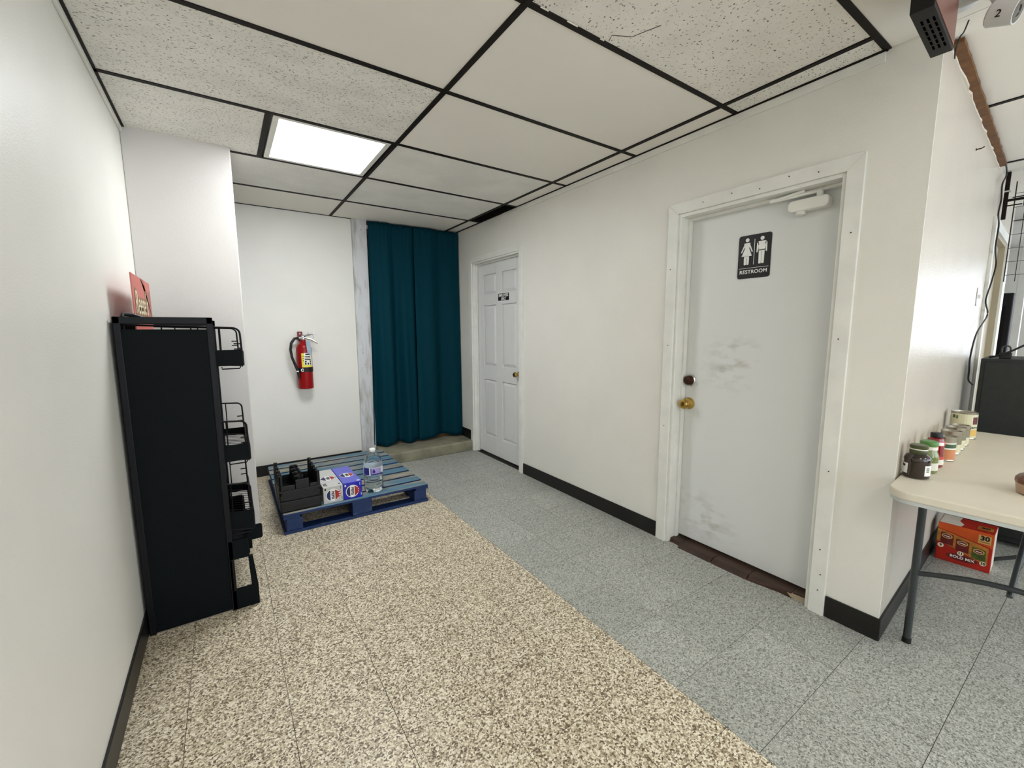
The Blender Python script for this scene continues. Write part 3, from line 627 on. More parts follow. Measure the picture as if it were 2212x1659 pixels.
# ------------------------------------------------------------------ pallet
pal = thing('pallet', (-0.18, 1.73, 0), 'blue block pallet with worn grey deck boards on the beige floor', 'pallet')
PX, PY = 0.508, 0.61
ybd = [(-0.61 + 0.1385 * k_, -0.61 + 0.1385 * k_ + 0.112) for k_ in range(9)]
for i, (a, b) in enumerate(ybd):
    jit = random.uniform(-0.004, 0.004)
    bd = MB().box(-PX + abs(jit), PX - abs(jit) * 0.6, -(b - a) / 2, (b - a) / 2, -0.009, 0.009).build('deck_board', 'pallet_blue', pal, bevel=0.0025, loc=(0, (a + b) / 2, 0.131))
    bd.data.materials.append(MATS['pallet_deck']); bd.data.polygons[1].material_index = 1
for x0, x1 in ((-PX, -PX + 0.1), (-0.07, 0.07), (PX - 0.1, PX)):
    MB().box(-(x1 - x0) / 2, (x1 - x0) / 2, -PY, PY, 0.104, 0.122).build('stringer_board', 'pallet_blue', pal, bevel=0.002, loc=((x0 + x1) / 2, 0, 0))
    for y0, y1 in ((-PY + 0.002, -PY + 0.13), (-0.07, 0.07), (PY - 0.13, PY - 0.002)):
        MB().box(-(x1 - x0) / 2, (x1 - x0) / 2, -(y1 - y0) / 2, (y1 - y0) / 2, 0.02, 0.104).build('block', 'pallet_blue', pal, bevel=0.006, loc=((x0 + x1) / 2 + (0.015 if x0 < -0.2 else -0.015 if x0 > 0.2 else 0), (y0 + y1) / 2, 0))
for y0, y1 in ((-PY, -PY + 0.1), (-0.06, 0.06), (PY - 0.1, PY)):
    MB().box(-PX, PX, -(y1 - y0) / 2, (y1 - y0) / 2, 0, 0.02).build('bottom_board', 'pallet_blue', pal, bevel=0.003, loc=(0, (y0 + y1) / 2, 0))
for x0, x1 in ((-PX, -PX + 0.1), (PX - 0.1, PX)):
    for y0, y1 in ((-PY + 0.101, -0.061), (0.061, PY - 0.101)):
        MB().box(-0.05, 0.05, -(y1 - y0) / 2, (y1 - y0) / 2, 0, 0.02).build('bottom_board', 'pallet_blue', pal, bevel=0.002, loc=((x0 + x1) / 2, (y0 + y1) / 2, 0))
DK = 0.1405                    # top of the deck

# ------------------------------------------------------------------ bottle crates
def crate(z, label, top):
    r = thing('bottle_crate', (-0.572, 1.335, z), label, 'crate', 'stacked black bottle crates')
    a, b, h, t = 0.124, 0.185, 0.075, 0.006
    MB().box(-a, a, -b, b, 0, 0.006).build('tray_floor', 'crate_black', r)
    f = MB().box(-a, a, -b, -b + t, 0, h * 0.82).box(-a, a, b - t, b, 0, h * 0.82).box(-a, -a + t, -b, b, 0, h * 0.82).box(a - t, a, -b, b, 0, h * 0.82)
    f.build('side_wall', 'crate_black', r, bevel=0.002)
    e = 0.004
    MB().box(-a - e, a + e, -b - e, -b + t, h * 0.82, h).box(-a - e, a + e, b - t, b + e, h * 0.82, h).box(-a - e, -a + t, -b + t, b - t, h * 0.82, h).box(a - t, a + e, -b + t, b - t, h * 0.82, h).build('rim', 'crate_black', r, bevel=0.002)
    for x0, x1, zz in ((-0.1, -0.06, 0.012), (-0.05, 0.07, 0.045), (0.06, 0.1, 0.03), (0.02, 0.075, 0.022)):
        MB().box(x0, x1, -b - 0.003, -b, zz, zz + 0.004).build('moulded_rib', 'crate_black', r, bevel=0.0012)
    for y0 in (-0.15, -0.06, 0.03, 0.12):
        MB().box(-a - 0.003, -a, y0, y0 + 0.045, 0.012, 0.052).build('moulded_rib', 'crate_black', r, bevel=0.0012)
    if not top: return
    n = 5
    for k in range(n):                                     # posts between the bottle pockets
        y = -b + 0.012 + (2 * b - 0.024) * k / (n - 1)
        for s in (-1, 1):
            x = s * (a - 0.012); hh = 0.178 if k in (0, n - 1) else 0.168
            MB().lathe([(0.015, h * 0.6), (0.013, hh - 0.012), (0.012, hh), (0.007, hh), (0.006, hh - 0.03)], 14, f=lambda p, q, c, x=x, y=y: (x + p, y + q, c)).build('post', 'crate_black', r, smooth=True)
    for k in range(4):                                     # open rings down the middle
        y = -b + 0.055 + (2 * b - 0.11) * k / 3
        MB().lathe([(0.032, 0.006), (0.028, 0.135), (0.028, 0.15), (0.025, 0.15), (0.022, 0.144), (0.020, 0.06)], 22, f=lambda p, q, c, y=y: (p * 1.0, y + q * 0.8, c)).build('centre_ring', 'crate_black', r, smooth=True)
    MB().box(-0.11, -0.03, -b, -b + t, h, 0.108).box(-0.028, 0.055, -b - 0.002, -b + t, h, 0.138).box(0.06, 0.11, -b, -b + t, h, 0.1).build('front_wall', 'crate_black', r, bevel=0.004)
    for k in range(n - 1):
        y = -b + 0.012 + (2 * b - 0.024) * (k + 0.5) / (n - 1)
        for s in (-1, 1):
            MB().box(s * (a - 0.003) - 0.003, s * (a - 0.003) + 0.003, y - 0.034, y + 0.034, h, 0.092).build('pocket_wall', 'crate_black', r, bevel=0.003)
crate(DK, 'lower black plastic bottle crate resting on the pallet boards', False)
crate(DK + 0.0755, 'upper black plastic bottle crate with tall posts, on the other crate', True)

# ------------------------------------------------------------------ 12-packs
def logo(parent, mw, r, split=False):
    """round emblem: dark left cap, white band with lettering, red right cap; x right, y up"""
    F = on(mw); rr = r * 0.9
    MB().prism(disc(r, 32), 0.0002, 0.0006, F).build('logo_ring', 'print_white', parent)
    a = math.acos(0.30)
    MB().prism(arc(0, 0, rr, PI - a + 0.1, PI + a - 0.1, 16), 0.0006, 0.0010, F).build('logo_left', 'logo_navy', parent)
    MB().prism(arc(0, 0, rr, -a + 0.1, a - 0.1, 16), 0.0006, 0.0010, F).build('logo_right', 'logo_red', parent)
    text('PEPSI', r * 0.56, 'print_black', parent, mw @ Matrix.Translation((0, 0, 0.0009)) @ Matrix.Rotation(-PI / 2, 4, 'Z'), bold=r * 0.02)
def pack(x, label, body, silver):
    r = thing('drink_carton', (x, 1.355, DK), label, 'carton', 'drink cartons on the pallet')
    a, b, h = 0.0655, 0.203, 0.122
    c = MB().box(-a, a, -b, b, 0, h).build('carton_body', body, r, bevel=0.004)
    if not silver: MB().box(-a + 0.003, a - 0.003, -b + 0.006, b - 0.004, h, h + 0.0006).build('paler_top', 'box_blue_top', r)  # paler blue sheet over the carton top
    fr = frame((0, -b, h / 2), (1, 0, 0), (0, 0, 1))
    g = MB().prism(disc(0.0455, 32, -0.004, -0.004), 0.0, 0.0003, on(fr)).build('front_logo', 'print_white', r)
    logo(g, fr @ Matrix.Translation((-0.004, -0.004, 0)), 0.045)
    for yy, sx_ in ((0.012, 0.03), (-0.004, 0.036), (-0.02, 0.03)):     # flames / streaks at the right of the mark
        MB().prism([(0.03, yy + 0.006), (0.03 + sx_ * 0.8, yy + 0.003), (0.03, yy - 0.006)], 0.0003, 0.0012, on(fr)).build('logo_streak', 'logo_red', g)
    for x0, x1, y0, y1 in ((-0.056, -0.046, 0.036, 0.05), (0.048, 0.051, 0.03, 0.052), (0.055, 0.058, -0.045, -0.025)):
        MB().prism(rect(x0, x1, y0, y1), 0.0002, 0.0008, on(fr)).build('fine_print', 'print_black' if silver else 'label_white', r)
    tf = frame((0, -0.02, h + 0.0006), (1, 0, 0), (0, 1, 0))
    g2 = MB().prism(disc(0.05, 32), 0.0, 0.0003, on(tf)).build('top_logo', 'print_white', r)
    logo(g2, tf, 0.05)
    MB().prism([(-0.056, -0.006), (-0.02, 0.0), (0.02, 0.002), (0.056, -0.004), (0.056, 0.002), (0.02, 0.008), (-0.02, 0.006), (-0.056, 0.0)], 0.0006, 0.0016, on(tf)).build('carry_slot', 'print_black', r)
    if silver:
        text('DIET', 0.030, 'print_black', r, frame((-0.045, -0.155, h + 0.0004), (0, -1, 0), (1, 0, 0)), bold=0.0006)
        MB().prism(rect(0.04, 0.055, -0.15, -0.135), 0.0, 0.0004, on(frame((0, -0.03, h), (1, 0, 0), (0, 1, 0)))).build('fine_print', 'print_black', r)
    else:
        MB().prism(rect(0.035, 0.055, -0.17, -0.15), 0.0, 0.0006, on(frame((0, -0.02, h + 0.0006), (1, 0, 0), (0, 1, 0)))).build('price_tag', 'label_white', r)
pack(-0.367, 'silver diet cola can carton between the crates and the blue carton', 'box_silver', True)
pack(-0.234, 'bright blue cola can carton beside the water jug', 'box_blue', False)

# ------------------------------------------------------------------ water jug
jug = thing('water_jug', (-0.062, 1.235, DK), 'clear plastic gallon water jug with a blue label on the pallet', 'water jug')
prof = [(0.045, 0.004), (0.058, 0.0), (0.066, 0.008), (0.0695, 0.02), (0.0705, 0.045)]
for i in range(5):
    z = 0.055 + i * 0.014; prof += [(0.0705, z), (0.0675, z + 0.004), (0.0675, z + 0.007), (0.0705, z + 0.011)]
prof += [(0.0705, 0.13), (0.069, 0.134), (0.069, 0.196), (0.0705, 0.2), (0.0695, 0.215), (0.065, 0.235), (0.056, 0.255), (0.043, 0.274), (0.03, 0.288), (0.021, 0.296), (0.019, 0.302), (0.019, 0.307)]
def jmod(a, z):
    if z > 0.2 and z < 0.29: return 1 + 0.022 * math.sin(9 * a + 22 * (z - 0.2) * 2.2) * math.sin(PI * (z - 0.2) / 0.09)
    if z < 0.03: return 1 + 0.04 * math.cos(5 * a) * (1 - z / 0.03)
    return 1
MB().lathe(prof, 64, jmod).build('bottle', 'water', jug, smooth=True)
MB().lathe([(0.0205, 0.303), (0.0215, 0.305), (0.0215, 0.322), (0.019, 0.325), (0.001, 0.325)], 28).build('cap', 'print_white', jug, smooth=True)
lb = MB().patch(0.0693, 0.137, 0.193, 0, 2 * PI, 48, 0.0008).build('label_band', 'label_white', jug)
MB().patch(0.0702, 0.14, 0.193, -PI * 0.95, -PI * 0.72, 12, 0.0004).build('label_blue_block', 'label_blue', lb)
MB().patch(0.0702, 0.14, 0.19, -PI * 0.66, -PI * 0.3, 16, 0.0003).build('label_lilac_field', 'label_lilac', lb)
MB().patch(0.0706, 0.138, 0.148, -PI * 0.66, -PI * 0.2, 16, 0.0004).build('label_swoosh', 'label_blue', lb)
MB().patch(0.0706, 0.148, 0.19, -PI * 0.67, -PI * 0.645, 6, 0.0004).build('label_stripe', 'label_blue', lb)
# drop emblem, laid on the label
dm = frame((0.0712 * math.cos(-PI * 0.56), 0.0712 * math.sin(-PI * 0.56), 0.168), (-math.sin(-PI * 0.56), math.cos(-PI * 0.56), 0), (0, 0, 1))
MB().prism([(0, 0.017)] + arc(0, -0.003, 0.0105, 0.35, -PI - 0.35, 16), 0, 0.0008, on(dm)).build('drop_emblem', 'label_blue', lb)

# ------------------------------------------------------------------ black display rack
rk = thing('display_rack', (0, 0, 0), 'tall black wire-basket candy display rack against the left wall', 'display rack')
rx0, rx1, ry0, ry1, rz = -1.294, -0.962, 0.405, 1.055, 1.405
for y, nm in ((ry0, 'near'), (ry1, 'far')):
    MB().box(rx0, rx0 + 0.024, y, y + 0.024, 0, rz).build('upright', 'rack_metal', rk, bevel=0.003)
    MB().box(rx1 - 0.024, rx1, y, y + 0.024, 0, rz).build('upright', 'rack_metal', rk, bevel=0.003)
    MB().box(rx0, rx1, y, y + 0.024, rz - 0.03, rz).build('top_rail', 'rack_metal', rk, bevel=0.003)
    MB().box(rx0 + 0.018, rx1 - 0.018, y + 0.004, y + 0.010, 0.01, rz - 0.052).build('side_panel', 'rack_black', rk)
MB().box(rx0, rx0 + 0.01, ry0 + 0.02, ry1, 0.02, rz - 0.01).build('back_panel', 'rack_black', rk)
MB().tube([(rx0 + 0.03, ry0 + 0.02, rz - 0.004), (rx0 + 0.03, ry0 + 0.04, rz + 0.01), (rx0 + 0.06, ry0 + 0.06, rz + 0.008), (rx0 + 0.09, ry0 + 0.08, rz - 0.005)], 0.008, 8).build('top_clip', 'rack_metal', rk)
# wire baskets
def basket(zt, tilt, xf, hgt):
    """a sloping wire basket: rounded end frames, bars, grid floor, plain price rail"""
    b = MB(); xb = rx0 + 0.03; w = 0.0042
    zf = lambda x: zt - tilt * (x - xb)                     # top height at x
    ends = []
    for y in (ry0 + 0.03, ry1 - 0.005):
        rr = 0.028
        p = [(xb, y, zf(xb))] + [(xf - rr + rr * math.sin(a), y, zf(xf) - rr + rr * math.cos(a)) for a in [PI / 2 * k / 6 for k in range(7)]] + [(xf + 0.004, y, zf(xf) - hgt)]
        b.tube(p, w, 8)
        for fx in (0.0, 0.3, 0.55, 0.80):
            x = xb + (xf - xb) * fx; b.tube([(x, y, zf(x)), (x, y, zf(x) - hgt * (0.85 if fx else 0.9))], w * 0.75, 6)
        b.tube([(xb, y, zf(xb) - hgt * 0.9), (xf, y, zf(xf) - hgt)], w, 6)
        b.tube([(xf - 0.028, y, zf(xf) - hgt * 0.42), (xf + 0.002, y, zf(xf) - hgt * 0.42)], w * 0.8, 6)
        b.tube([(xf - 0.028, y, zf(xf) - hgt * 0.56), (xf + 0.002, y, zf(xf) - hgt * 0.56)], w * 0.8, 6)
    for x, q in ((xb, 0.9), (xf, 1.0)): b.tube([(x, ry0 + 0.03, zf(x) - hgt * q), (x, ry1 - 0.005, zf(x) - hgt * q)], w, 6)
    o = b.build('basket', 'rack_metal', rk, smooth=True)
    g = MB()
    y0, y1 = ry0 + 0.03, ry1 - 0.005
    for k in range(17):
        y = y0 + (y1 - y0) * k / 16; g.tube([(xb, y, zf(xb) - hgt * 0.9), (xf, y, zf(xf) - hgt + 0.002)], 0.0016, 5)
    for fx in (0, 0.33, 0.66, 1):
        x = xb + (xf - xb) * fx; g.tube([(x, y0, zf(x) - hgt * (0.9 + 0.1 * fx) - 0.004), (x, y1, zf(x) - hgt * (0.9 + 0.1 * fx) - 0.004)], 0.003, 6)
    g.build('wire_floor', 'rack_metal', o)
    f = MB()
    for k in range(5): 
        z = zf(xf) - hgt * (0.62 + 0.08 * k); f.tube([(xf + 0.004, y0, z), (xf + 0.004, y1, z)], 0.0022, 5)
    f.build('front_bar', 'rack_metal', o)
    MB().box(xf - 0.10, xf + 0.004, y0 - 0.003, y0, zf(xf) - hgt, zf(xf) - hgt * 0.58).build('end_plate', 'rack_black', o)
    MB().box(xf - 0.10, xf + 0.004, y1, y1 + 0.003, zf(xf) - hgt, zf(xf) - hgt * 0.78).build('end_plate', 'rack_black', o)
    MB().hexa([(xf + 0.005, y0, zf(xf) - hgt), (xf + 0.009, y0, zf(xf) - hgt), (xf + 0.009, y1, zf(xf) - hgt), (xf + 0.005, y1, zf(xf) - hgt)],
              [(xf + 0.005, y0, zf(xf) - hgt * 0.62), (xf + 0.009, y0, zf(xf) - hgt * 0.62), (xf + 0.009, y1, zf(xf) - hgt * 0.62), (xf + 0.005, y1, zf(xf) - hgt * 0.62)]).build('price_rail', 'rack_black', o)
    MB().tube([(xf - 0.08, y0, zf(xf) - hgt - 0.004), (xf - 0.08, y0, zf(xf) - hgt - 0.014), (xf - 0.012, y0, zf(xf) - hgt - 0.014), (xf - 0.006, y0, zf(xf) - hgt - 0.004)], 0.003, 6).build('hook_wire', 'rack_metal', o)
basket(1.372, 0.03, -0.862, 0.175)
basket(0.945, 0.06, -0.866, 0.19)
basket(0.655, 0.10, -0.872, 0.235)
# foot: a sloping side cheek with a window, shelf and lip
for y in (ry0, ry1):
    f = lambda x, z, h, y=y: (x, y + h, z)
    ck = MB().prism([(rx1 - 0.02, 0.0), (-0.872, 0.0), (-0.872, 0.10), (rx1 - 0.02, 0.10)], 0, 0.02, f).prism([(rx1 - 0.02, 0.255), (-0.898, 0.255), (-0.902, 0.35), (rx1 - 0.02, 0.35)], 0, 0.02, f)
    ck.prism([(-0.90, 0.10), (-0.872, 0.10), (-0.886, 0.255), (-0.905, 0.255)], 0, 0.02, f).prism([(rx1 - 0.02, 0.10), (rx1 - 0.008, 0.10), (rx1 - 0.008, 0.255), (rx1 - 0.02, 0.255)], 0, 0.02, f)
    ck.build('foot', 'rack_black', rk, bevel=0.002)
MB().box(rx0, -0.90, ry0 + 0.02, ry1, 0.262, 0.272).build('base_shelf', 'rack_metal', rk)
MB().box(-0.905, -0.895, ry0 + 0.02, ry1, 0.262, 0.35).build('base_lip', 'rack_black', rk)
MB().prism(rrect(-0.905, -0.835, 0.31, 0.385, 0.01), 0.0, 0.004, lambda x, z, h: (x, ry0 + 0.06 + h, z)).build('side_flag', 'rack_black', rk)
MB().box(rx0, -0.872, ry0 + 0.005, ry0 + 0.015, 0.0, 0.006).build('foot_glide', 'steel', rk)
hd = MB().box(-1.236, -1.232, 0.50, 1.04, rz - 0.08, 1.594).build('header_card', 'card_red', rk)
hf = frame((-1.232, 0.77, 1.5), (0, 1, 0), (0, 0, 1))
MB().prism([(-0.02, 0.094), (0.06, 0.094), (0.1, 0.0), (0.12, -0.09), (0.27, -0.09), (0.27, 0.06), (0.2, 0.03), (0.16, 0.094)][:6] + [(0.2, 0.04), (0.13, 0.05)], 0.0002, 0.0006, on(hf)).build('card_dark_shape', 'card_dark', hd)  # darker shape across the header card
text("Reese's", 0.15, 'card_olive', hd, hf @ Matrix.Translation((-0.055, -0.032, 0.0008)), shear=0.25, bold=0.011, sx=0.82)
text("Reese's", 0.15, 'cream', hd, hf @ Matrix.Translation((-0.055, -0.032, 0.0018)), shear=0.25, sx=0.82, bold=-0.001)

# ------------------------------------------------------------------ folding table (in the side wall's frame: x along it, y into it)
def swthing(name, s, d, z, label, cat, group=None, rz=0.0):
    return thing(name, sw(s, d, z), label, cat, group, SA + rz)
tb = swthing('folding_table', 0, 0, 0, 'white plastic folding table with grey tube legs along the side wall', 'table')
s0, s1, TZ = -0.185, 1.425, 0.735
MB().prism(rrect(s0, s1, -0.765, -0.006, 0.075, 7), TZ - 0.032, TZ, lambda x, y, h: (x, y, h)).build('table_top', 'table_top', tb, bevel=0.006, seg=3)
MB().prism(rrect(s0 + 0.004, s1 - 0.004, -0.761, -0.010, 0.072, 7), TZ - 0.045, TZ - 0.030, lambda x, y, h: (x, y, h)).build('table_rim', 'table_edge', tb)
for sx in (0.09, s1 - 0.085):
    for dy in (-0.082, -0.68):
        lg = MB().tube([(sx, dy, 0.0), (sx, dy, TZ - 0.04)], 0.0135, 14).build('leg', 'leg_grey', tb, smooth=True)
        MB().tube([(sx, dy, 0.0), (sx, dy, 0.022)], 0.0155, 14).build('foot_cap', 'rubber_black', lg, smooth=True)
    MB().tube([(sx, -0.082 - 0.598 * k / 12, 0.318 + 0.06 * math.sin(PI * k / 12)) for k in range(13)], 0.0105, 10).build('cross_brace', 'leg_grey', tb, smooth=True)
    MB().tube([(sx, -0.082, TZ - 0.055), (sx, -0.68, TZ - 0.055)], 0.0105, 10).build('cross_brace', 'leg_grey', tb, smooth=True)
    e = 0.42 if sx < 0.5 else -0.42
    MB().tube([(sx, -0.34, 0.345), (sx + e, -0.37, TZ - 0.05)], 0.009, 10).build('folding_strut', 'leg_grey', tb, smooth=True)

MB().tube([(1.33, -0.24, 0.012), (1.33, -0.37, 0.09), (1.33, -0.6, 0.24)], 0.0105, 10).build('folding_strut', 'leg_grey', tb, smooth=True)

# ------------------------------------------------------------------ jars and cans on the table
def at_table(name, x, y, label, cat, group=None, rz=0.0):
    return thing(name, (x, y, TZ + 0.0008), label, cat, group, rz)
SAUCES = 'condiments along the wall on the table'
j = at_table('sauce_jar', 1.405, -1.461, 'squat dark brown sauce jar with an olive cap, nearest the table end', 'jar', SAUCES)
MB().lathe([(0.036, 0), (0.041, 0.004), (0.042, 0.012), (0.041, 0.066), (0.043, 0.078), (0.038, 0.092), (0.027, 0.1), (0.025, 0.108), (0.001, 0.108)], 36).build('glass', 'sauce_brown', j, smooth=True)
MB().lathe([(0.0275, 0.101), (0.0285, 0.103), (0.0285, 0.116), (0.027, 0.119)], 28).build('neck_band', 'cap_olive', j, smooth=True)
MB().lathe([(0.0275, 0.121), (0.029, 0.123), (0.029, 0.134), (0.026, 0.137), (0.001, 0.137)], 28).build('cap', 'cap_olive', j, smooth=True)
MB().lathe([(0.0282, 0.1175), (0.0282, 0.1215)], 28).build('cap_seal', 'jar_label', j)
l_ = MB().patch(0.0418, 0.018, 0.06, -PI * 1.42, -PI * 1.16, 12).build('jar_label', 'print_white', j)
MB().patch(0.0424, 0.045, 0.054, -PI * 1.38, -PI * 1.24, 6, 0.0003).build('label_print', 'print_black', l_)
l_ = MB().patch(0.0418, 0.016, 0.058, -PI * 0.74, -PI * 0.5, 12).build('jar_label', 'print_white', j)
for k in range(5): MB().patch(0.0424, 0.032 + k * 0.004, 0.034 + k * 0.004, -PI * 0.70, -PI * 0.60, 4, 0.0003).build('barcode_bar', 'print_black', l_)
j = at_table('relish_jar', 1.53, -1.466, 'green relish jar with a bright green lid behind the brown sauce', 'jar', SAUCES)
MB().lathe([(0.03, 0), (0.034, 0.004), (0.034, 0.055), (0.036, 0.062), (0.033, 0.08), (0.028, 0.092), (0.028, 0.118), (0.001, 0.118)], 32).build('glass', 'relish_green', j, smooth=True)
MB().lathe([(0.029, 0.117), (0.0295, 0.119), (0.0295, 0.132), (0.027, 0.135), (0.001, 0.135)], 28).build('lid', 'cap_green', j, smooth=True)
MB().patch(0.0345, 0.014, 0.046, -PI * 1.5, -PI * 0.4, 20).build('jar_label', 'jar_label', j)
MB().patch(0.0283, 0.1, 0.113, -PI * 1.5, -PI * 0.4, 20).build('neck_label', 'jar_label', j)
j = at_table('sauce_bottle', 1.655, -1.463, 'red sauce bottle with a black cap between the relish and the cans', 'bottle', SAUCES)
MB().lathe([(0.026, 0), (0.03, 0.004), (0.03, 0.012), (0.028, 0.03), (0.031, 0.052), (0.03, 0.075), (0.028, 0.1), (0.029, 0.118), (0.026, 0.128), (0.018, 0.133), (0.001, 0.133)], 32).build('glass', 'sauce_red', j, smooth=True)
MB().lathe([(0.02, 0.131), (0.0205, 0.133), (0.0205, 0.149), (0.018, 0.152), (0.001, 0.152)], 24).build('cap', 'rubber_black', j, smooth=True)
l_ = MB().patch(0.0305, 0.014, 0.05, -PI * 1.5, -PI * 0.4, 20, 0.0008).build('jar_label', 'jar_label', j)
MB().patch(0.0313, 0.038, 0.05, -PI * 1.5, -PI * 0.4, 20, 0.0004).build('label_stripe', 'label_red', l_)
l_ = MB().patch(0.0292, 0.098, 0.116, -PI * 1.5, -PI * 0.4, 20).build('neck_label', 'label_red', j)
MB().patch(0.0298, 0.1, 0.114, -PI * 0.9, -PI * 0.6, 8, 0.0003).build('neck_print', 'print_white', l_)
def can(x, y, r, h, label, bands):
    c = at_table('food_can', x, y, label, 'can', SAUCES)
    MB().lathe([(r * 0.94, 0), (r, 0.003), (r * 0.97, 0.006), (r * 0.97, h - 0.006), (r, h - 0.003), (r, h), (r * 0.93, h), (r * 0.92, h - 0.005), (0.001, h - 0.005)], 32).build('tin', 'can_metal', c, smooth=True)
    for z0, z1, m in bands: MB().patch(r * 0.975, z0, z1, 0, 2 * PI, 32, 0.0005).build('paper_label', m, c)
    return c
can(1.83, -1.462, 0.0385, 0.112, 'metal can with a green and orange label behind the red sauce bottle', [(0.008, 0.055, 'label_orange'), (0.055, 0.062, 'jar_label'), (0.062, 0.08, 'label_green'), (0.08, 0.086, 'jar_label')])
can(2.0, -1.452, 0.0385, 0.112, 'small plain metal can, third from the large cream can', [(0.01, 0.05, 'label_cream'), (0.05, 0.095, 'can_olive')])
can(2.13, -1.446, 0.0385, 0.112, 'small plain metal can, second from the large cream can', [(0.01, 0.05, 'label_cream'), (0.05, 0.095, 'can_olive')])
can(2.255, -1.44, 0.0385, 0.105, 'small metal can standing next to the large cream can', [(0.01, 0.045, 'label_cream'), (0.045, 0.09, 'can_olive')])
cn = can(2.475, -1.417, 0.054, 0.148, 'large cream labelled can standing beside the black cabinet', [(0.008, 0.14, 'label_cream')])
for a0, a1, z0, z1, m in ((-0.72, -0.55, 0.085, 0.125, 'label_maroon'), (-0.8, -0.5, 0.02, 0.055, 'food_yellow'), (-1.25, -1.17, 0.115, 0.132, 'label_green'), (-1.14, -1.10, 0.112, 0.13, 'label_green')):
    MB().patch(0.0535, z0, z1, a0 * PI, a1 * PI, 8, 0.0004).build('label_print', m, cn)
ang = -PI * 0.72
text('Corn', 0.026, 'print_black', cn, frame((0.0545 * math.cos(ang), 0.0545 * math.sin(ang), 0.068), (-math.sin(ang), math.cos(ang), 0), (0, 0, 1)))
lf = at_table('plastic_tub', 1.505, -1.775, 'round brown cake in a clear tub at the right edge of the table', 'tub')
MB().lathe([(0.05, 0), (0.056, 0.004), (0.06, 0.036), (0.061, 0.04)], 36).build('tub_base', 'plastic_clear', lf, smooth=True)
MB().lathe([(0.061, 0.04), (0.062, 0.045), (0.061, 0.058), (0.052, 0.07), (0.03, 0.076), (0.001, 0.077)], 36, lambda a, z: 1 + 0.02 * math.sin(9 * a)).build('dome', 'plastic_brown', lf, smooth=True)

# ------------------------------------------------------------------ black cabinet at the end of the table
cb = swthing('metal_cabinet', 1.665, 0.07, 0, 'black floor-standing cabinet at the far end of the folding table', 'cabinet')
MB().box(0, 0.5, -0.62, 0, 0.03, 1.158).build('body', 'cabinet_black', cb, bevel=0.004)
MB().box(-0.006, 0, -0.60, -0.02, 0.06, 0.60).build('door', 'cabinet_black', cb, bevel=0.003)
MB().box(-0.006, 0, -0.60, -0.02, 0.612, 1.14).build('door', 'cabinet_black', cb, bevel=0.003)
for x in (0.03, 0.47):
    for y in (-0.58, -0.04): MB().tube([(x, y, 0), (x, y, 0.03)], 0.015, 10).build('foot', 'rubber_black', cb)
zc = 1.1588
pl = swthing('padlock', 1.72, 0.165, zc, 'small black padlock standing on the cabinet top', 'padlock')
MB().box(-0.012, 0.012, -0.026, 0.026, 0, 0.038).build('lock_body', 'rubber_black', pl, bevel=0.004)
MB().tube([(0, -0.017, 0.036), (0, -0.017, 0.062)] + [(0, -0.017 * math.cos(a), 0.062 + 0.017 * math.sin(a)) for a in [PI * k / 8 for k in range(1, 8)]] + [(0, 0.017, 0.062), (0, 0.017, 0.036)], 0.0042, 8).build('shackle', 'leg_grey', pl, smooth=True)
ad = swthing('power_adapter', 1.74, 0.30, zc, 'black power adapter box beside the padlock on the cabinet', 'adapter')
MB().box(-0.03, 0.03, -0.05, 0.04, 0, 0.045).build('adapter_case', 'rubber_black', ad, bevel=0.005)
MB().tube([(0, 0.04, 0.02), (0.0, 0.06, 0.03), (0, 0.055, 0.07), (0, 0.0, 0.09), (0, -0.06, 0.1)], 0.004, 6).build('adapter_cord', 'rubber_black', ad, smooth=True)
def cord(name, pts, r, m, label, cat='cable'):
    """smooth cord through world points"""
    P = [Vector(p) for p in pts]; out = []
    for i in range(len(P) - 1):
        p0 = P[max(i - 1, 0)]; p1 = P[i]; p2 = P[i + 1]; p3 = P[min(i + 2, len(P) - 1)]
        for q in range(6):
            t = q / 6; out.append(0.5 * ((2 * p1) + (p2 - p0) * t + (2 * p0 - 5 * p1 + 4 * p2 - p3) * t * t + (3 * p1 - p0 - 3 * p2 + p3) * t ** 3))
    out.append(P[-1]); o0 = out[0].copy()
    o = MB().tube([tuple(p - o0) for p in out], r, 6).build(name, m, None, smooth=True, loc=tuple(o0))
    return tag(o, label, cat)
cord('power_cable', [sw(1.70, 0.10, zc + 0.006), sw(1.70, 0.16, zc + 0.03), sw(1.72, 0.24, zc + 0.09), sw(1.75, 0.36, zc + 0.19), sw(1.78, 0.5, zc + 0.3)], 0.0065, 'rubber_black', 'thick black power cable rising from the cabinet top')
cord('hanging_cable', [sw(s, 0.03, z) for s, z in ((2.05, 2.425), (2.22, 2.40), (2.20, 2.36), (2.05, 2.28), (2.11, 2.20), (2.05, 2.10), (2.17, 2.04), (2.15, 1.89), (2.33, 1.80), (2.2, 1.67), (2.0, 1.53), (2.22, 1.44), (1.74, 1.314), (1.58, 1.172), (1.61, 1.082), (1.64, 1.02))] + [sw(1.66, 0.05, 0.99)], 0.0045, 'rubber_black', 'thin black cord snaking down the glossy side wall')

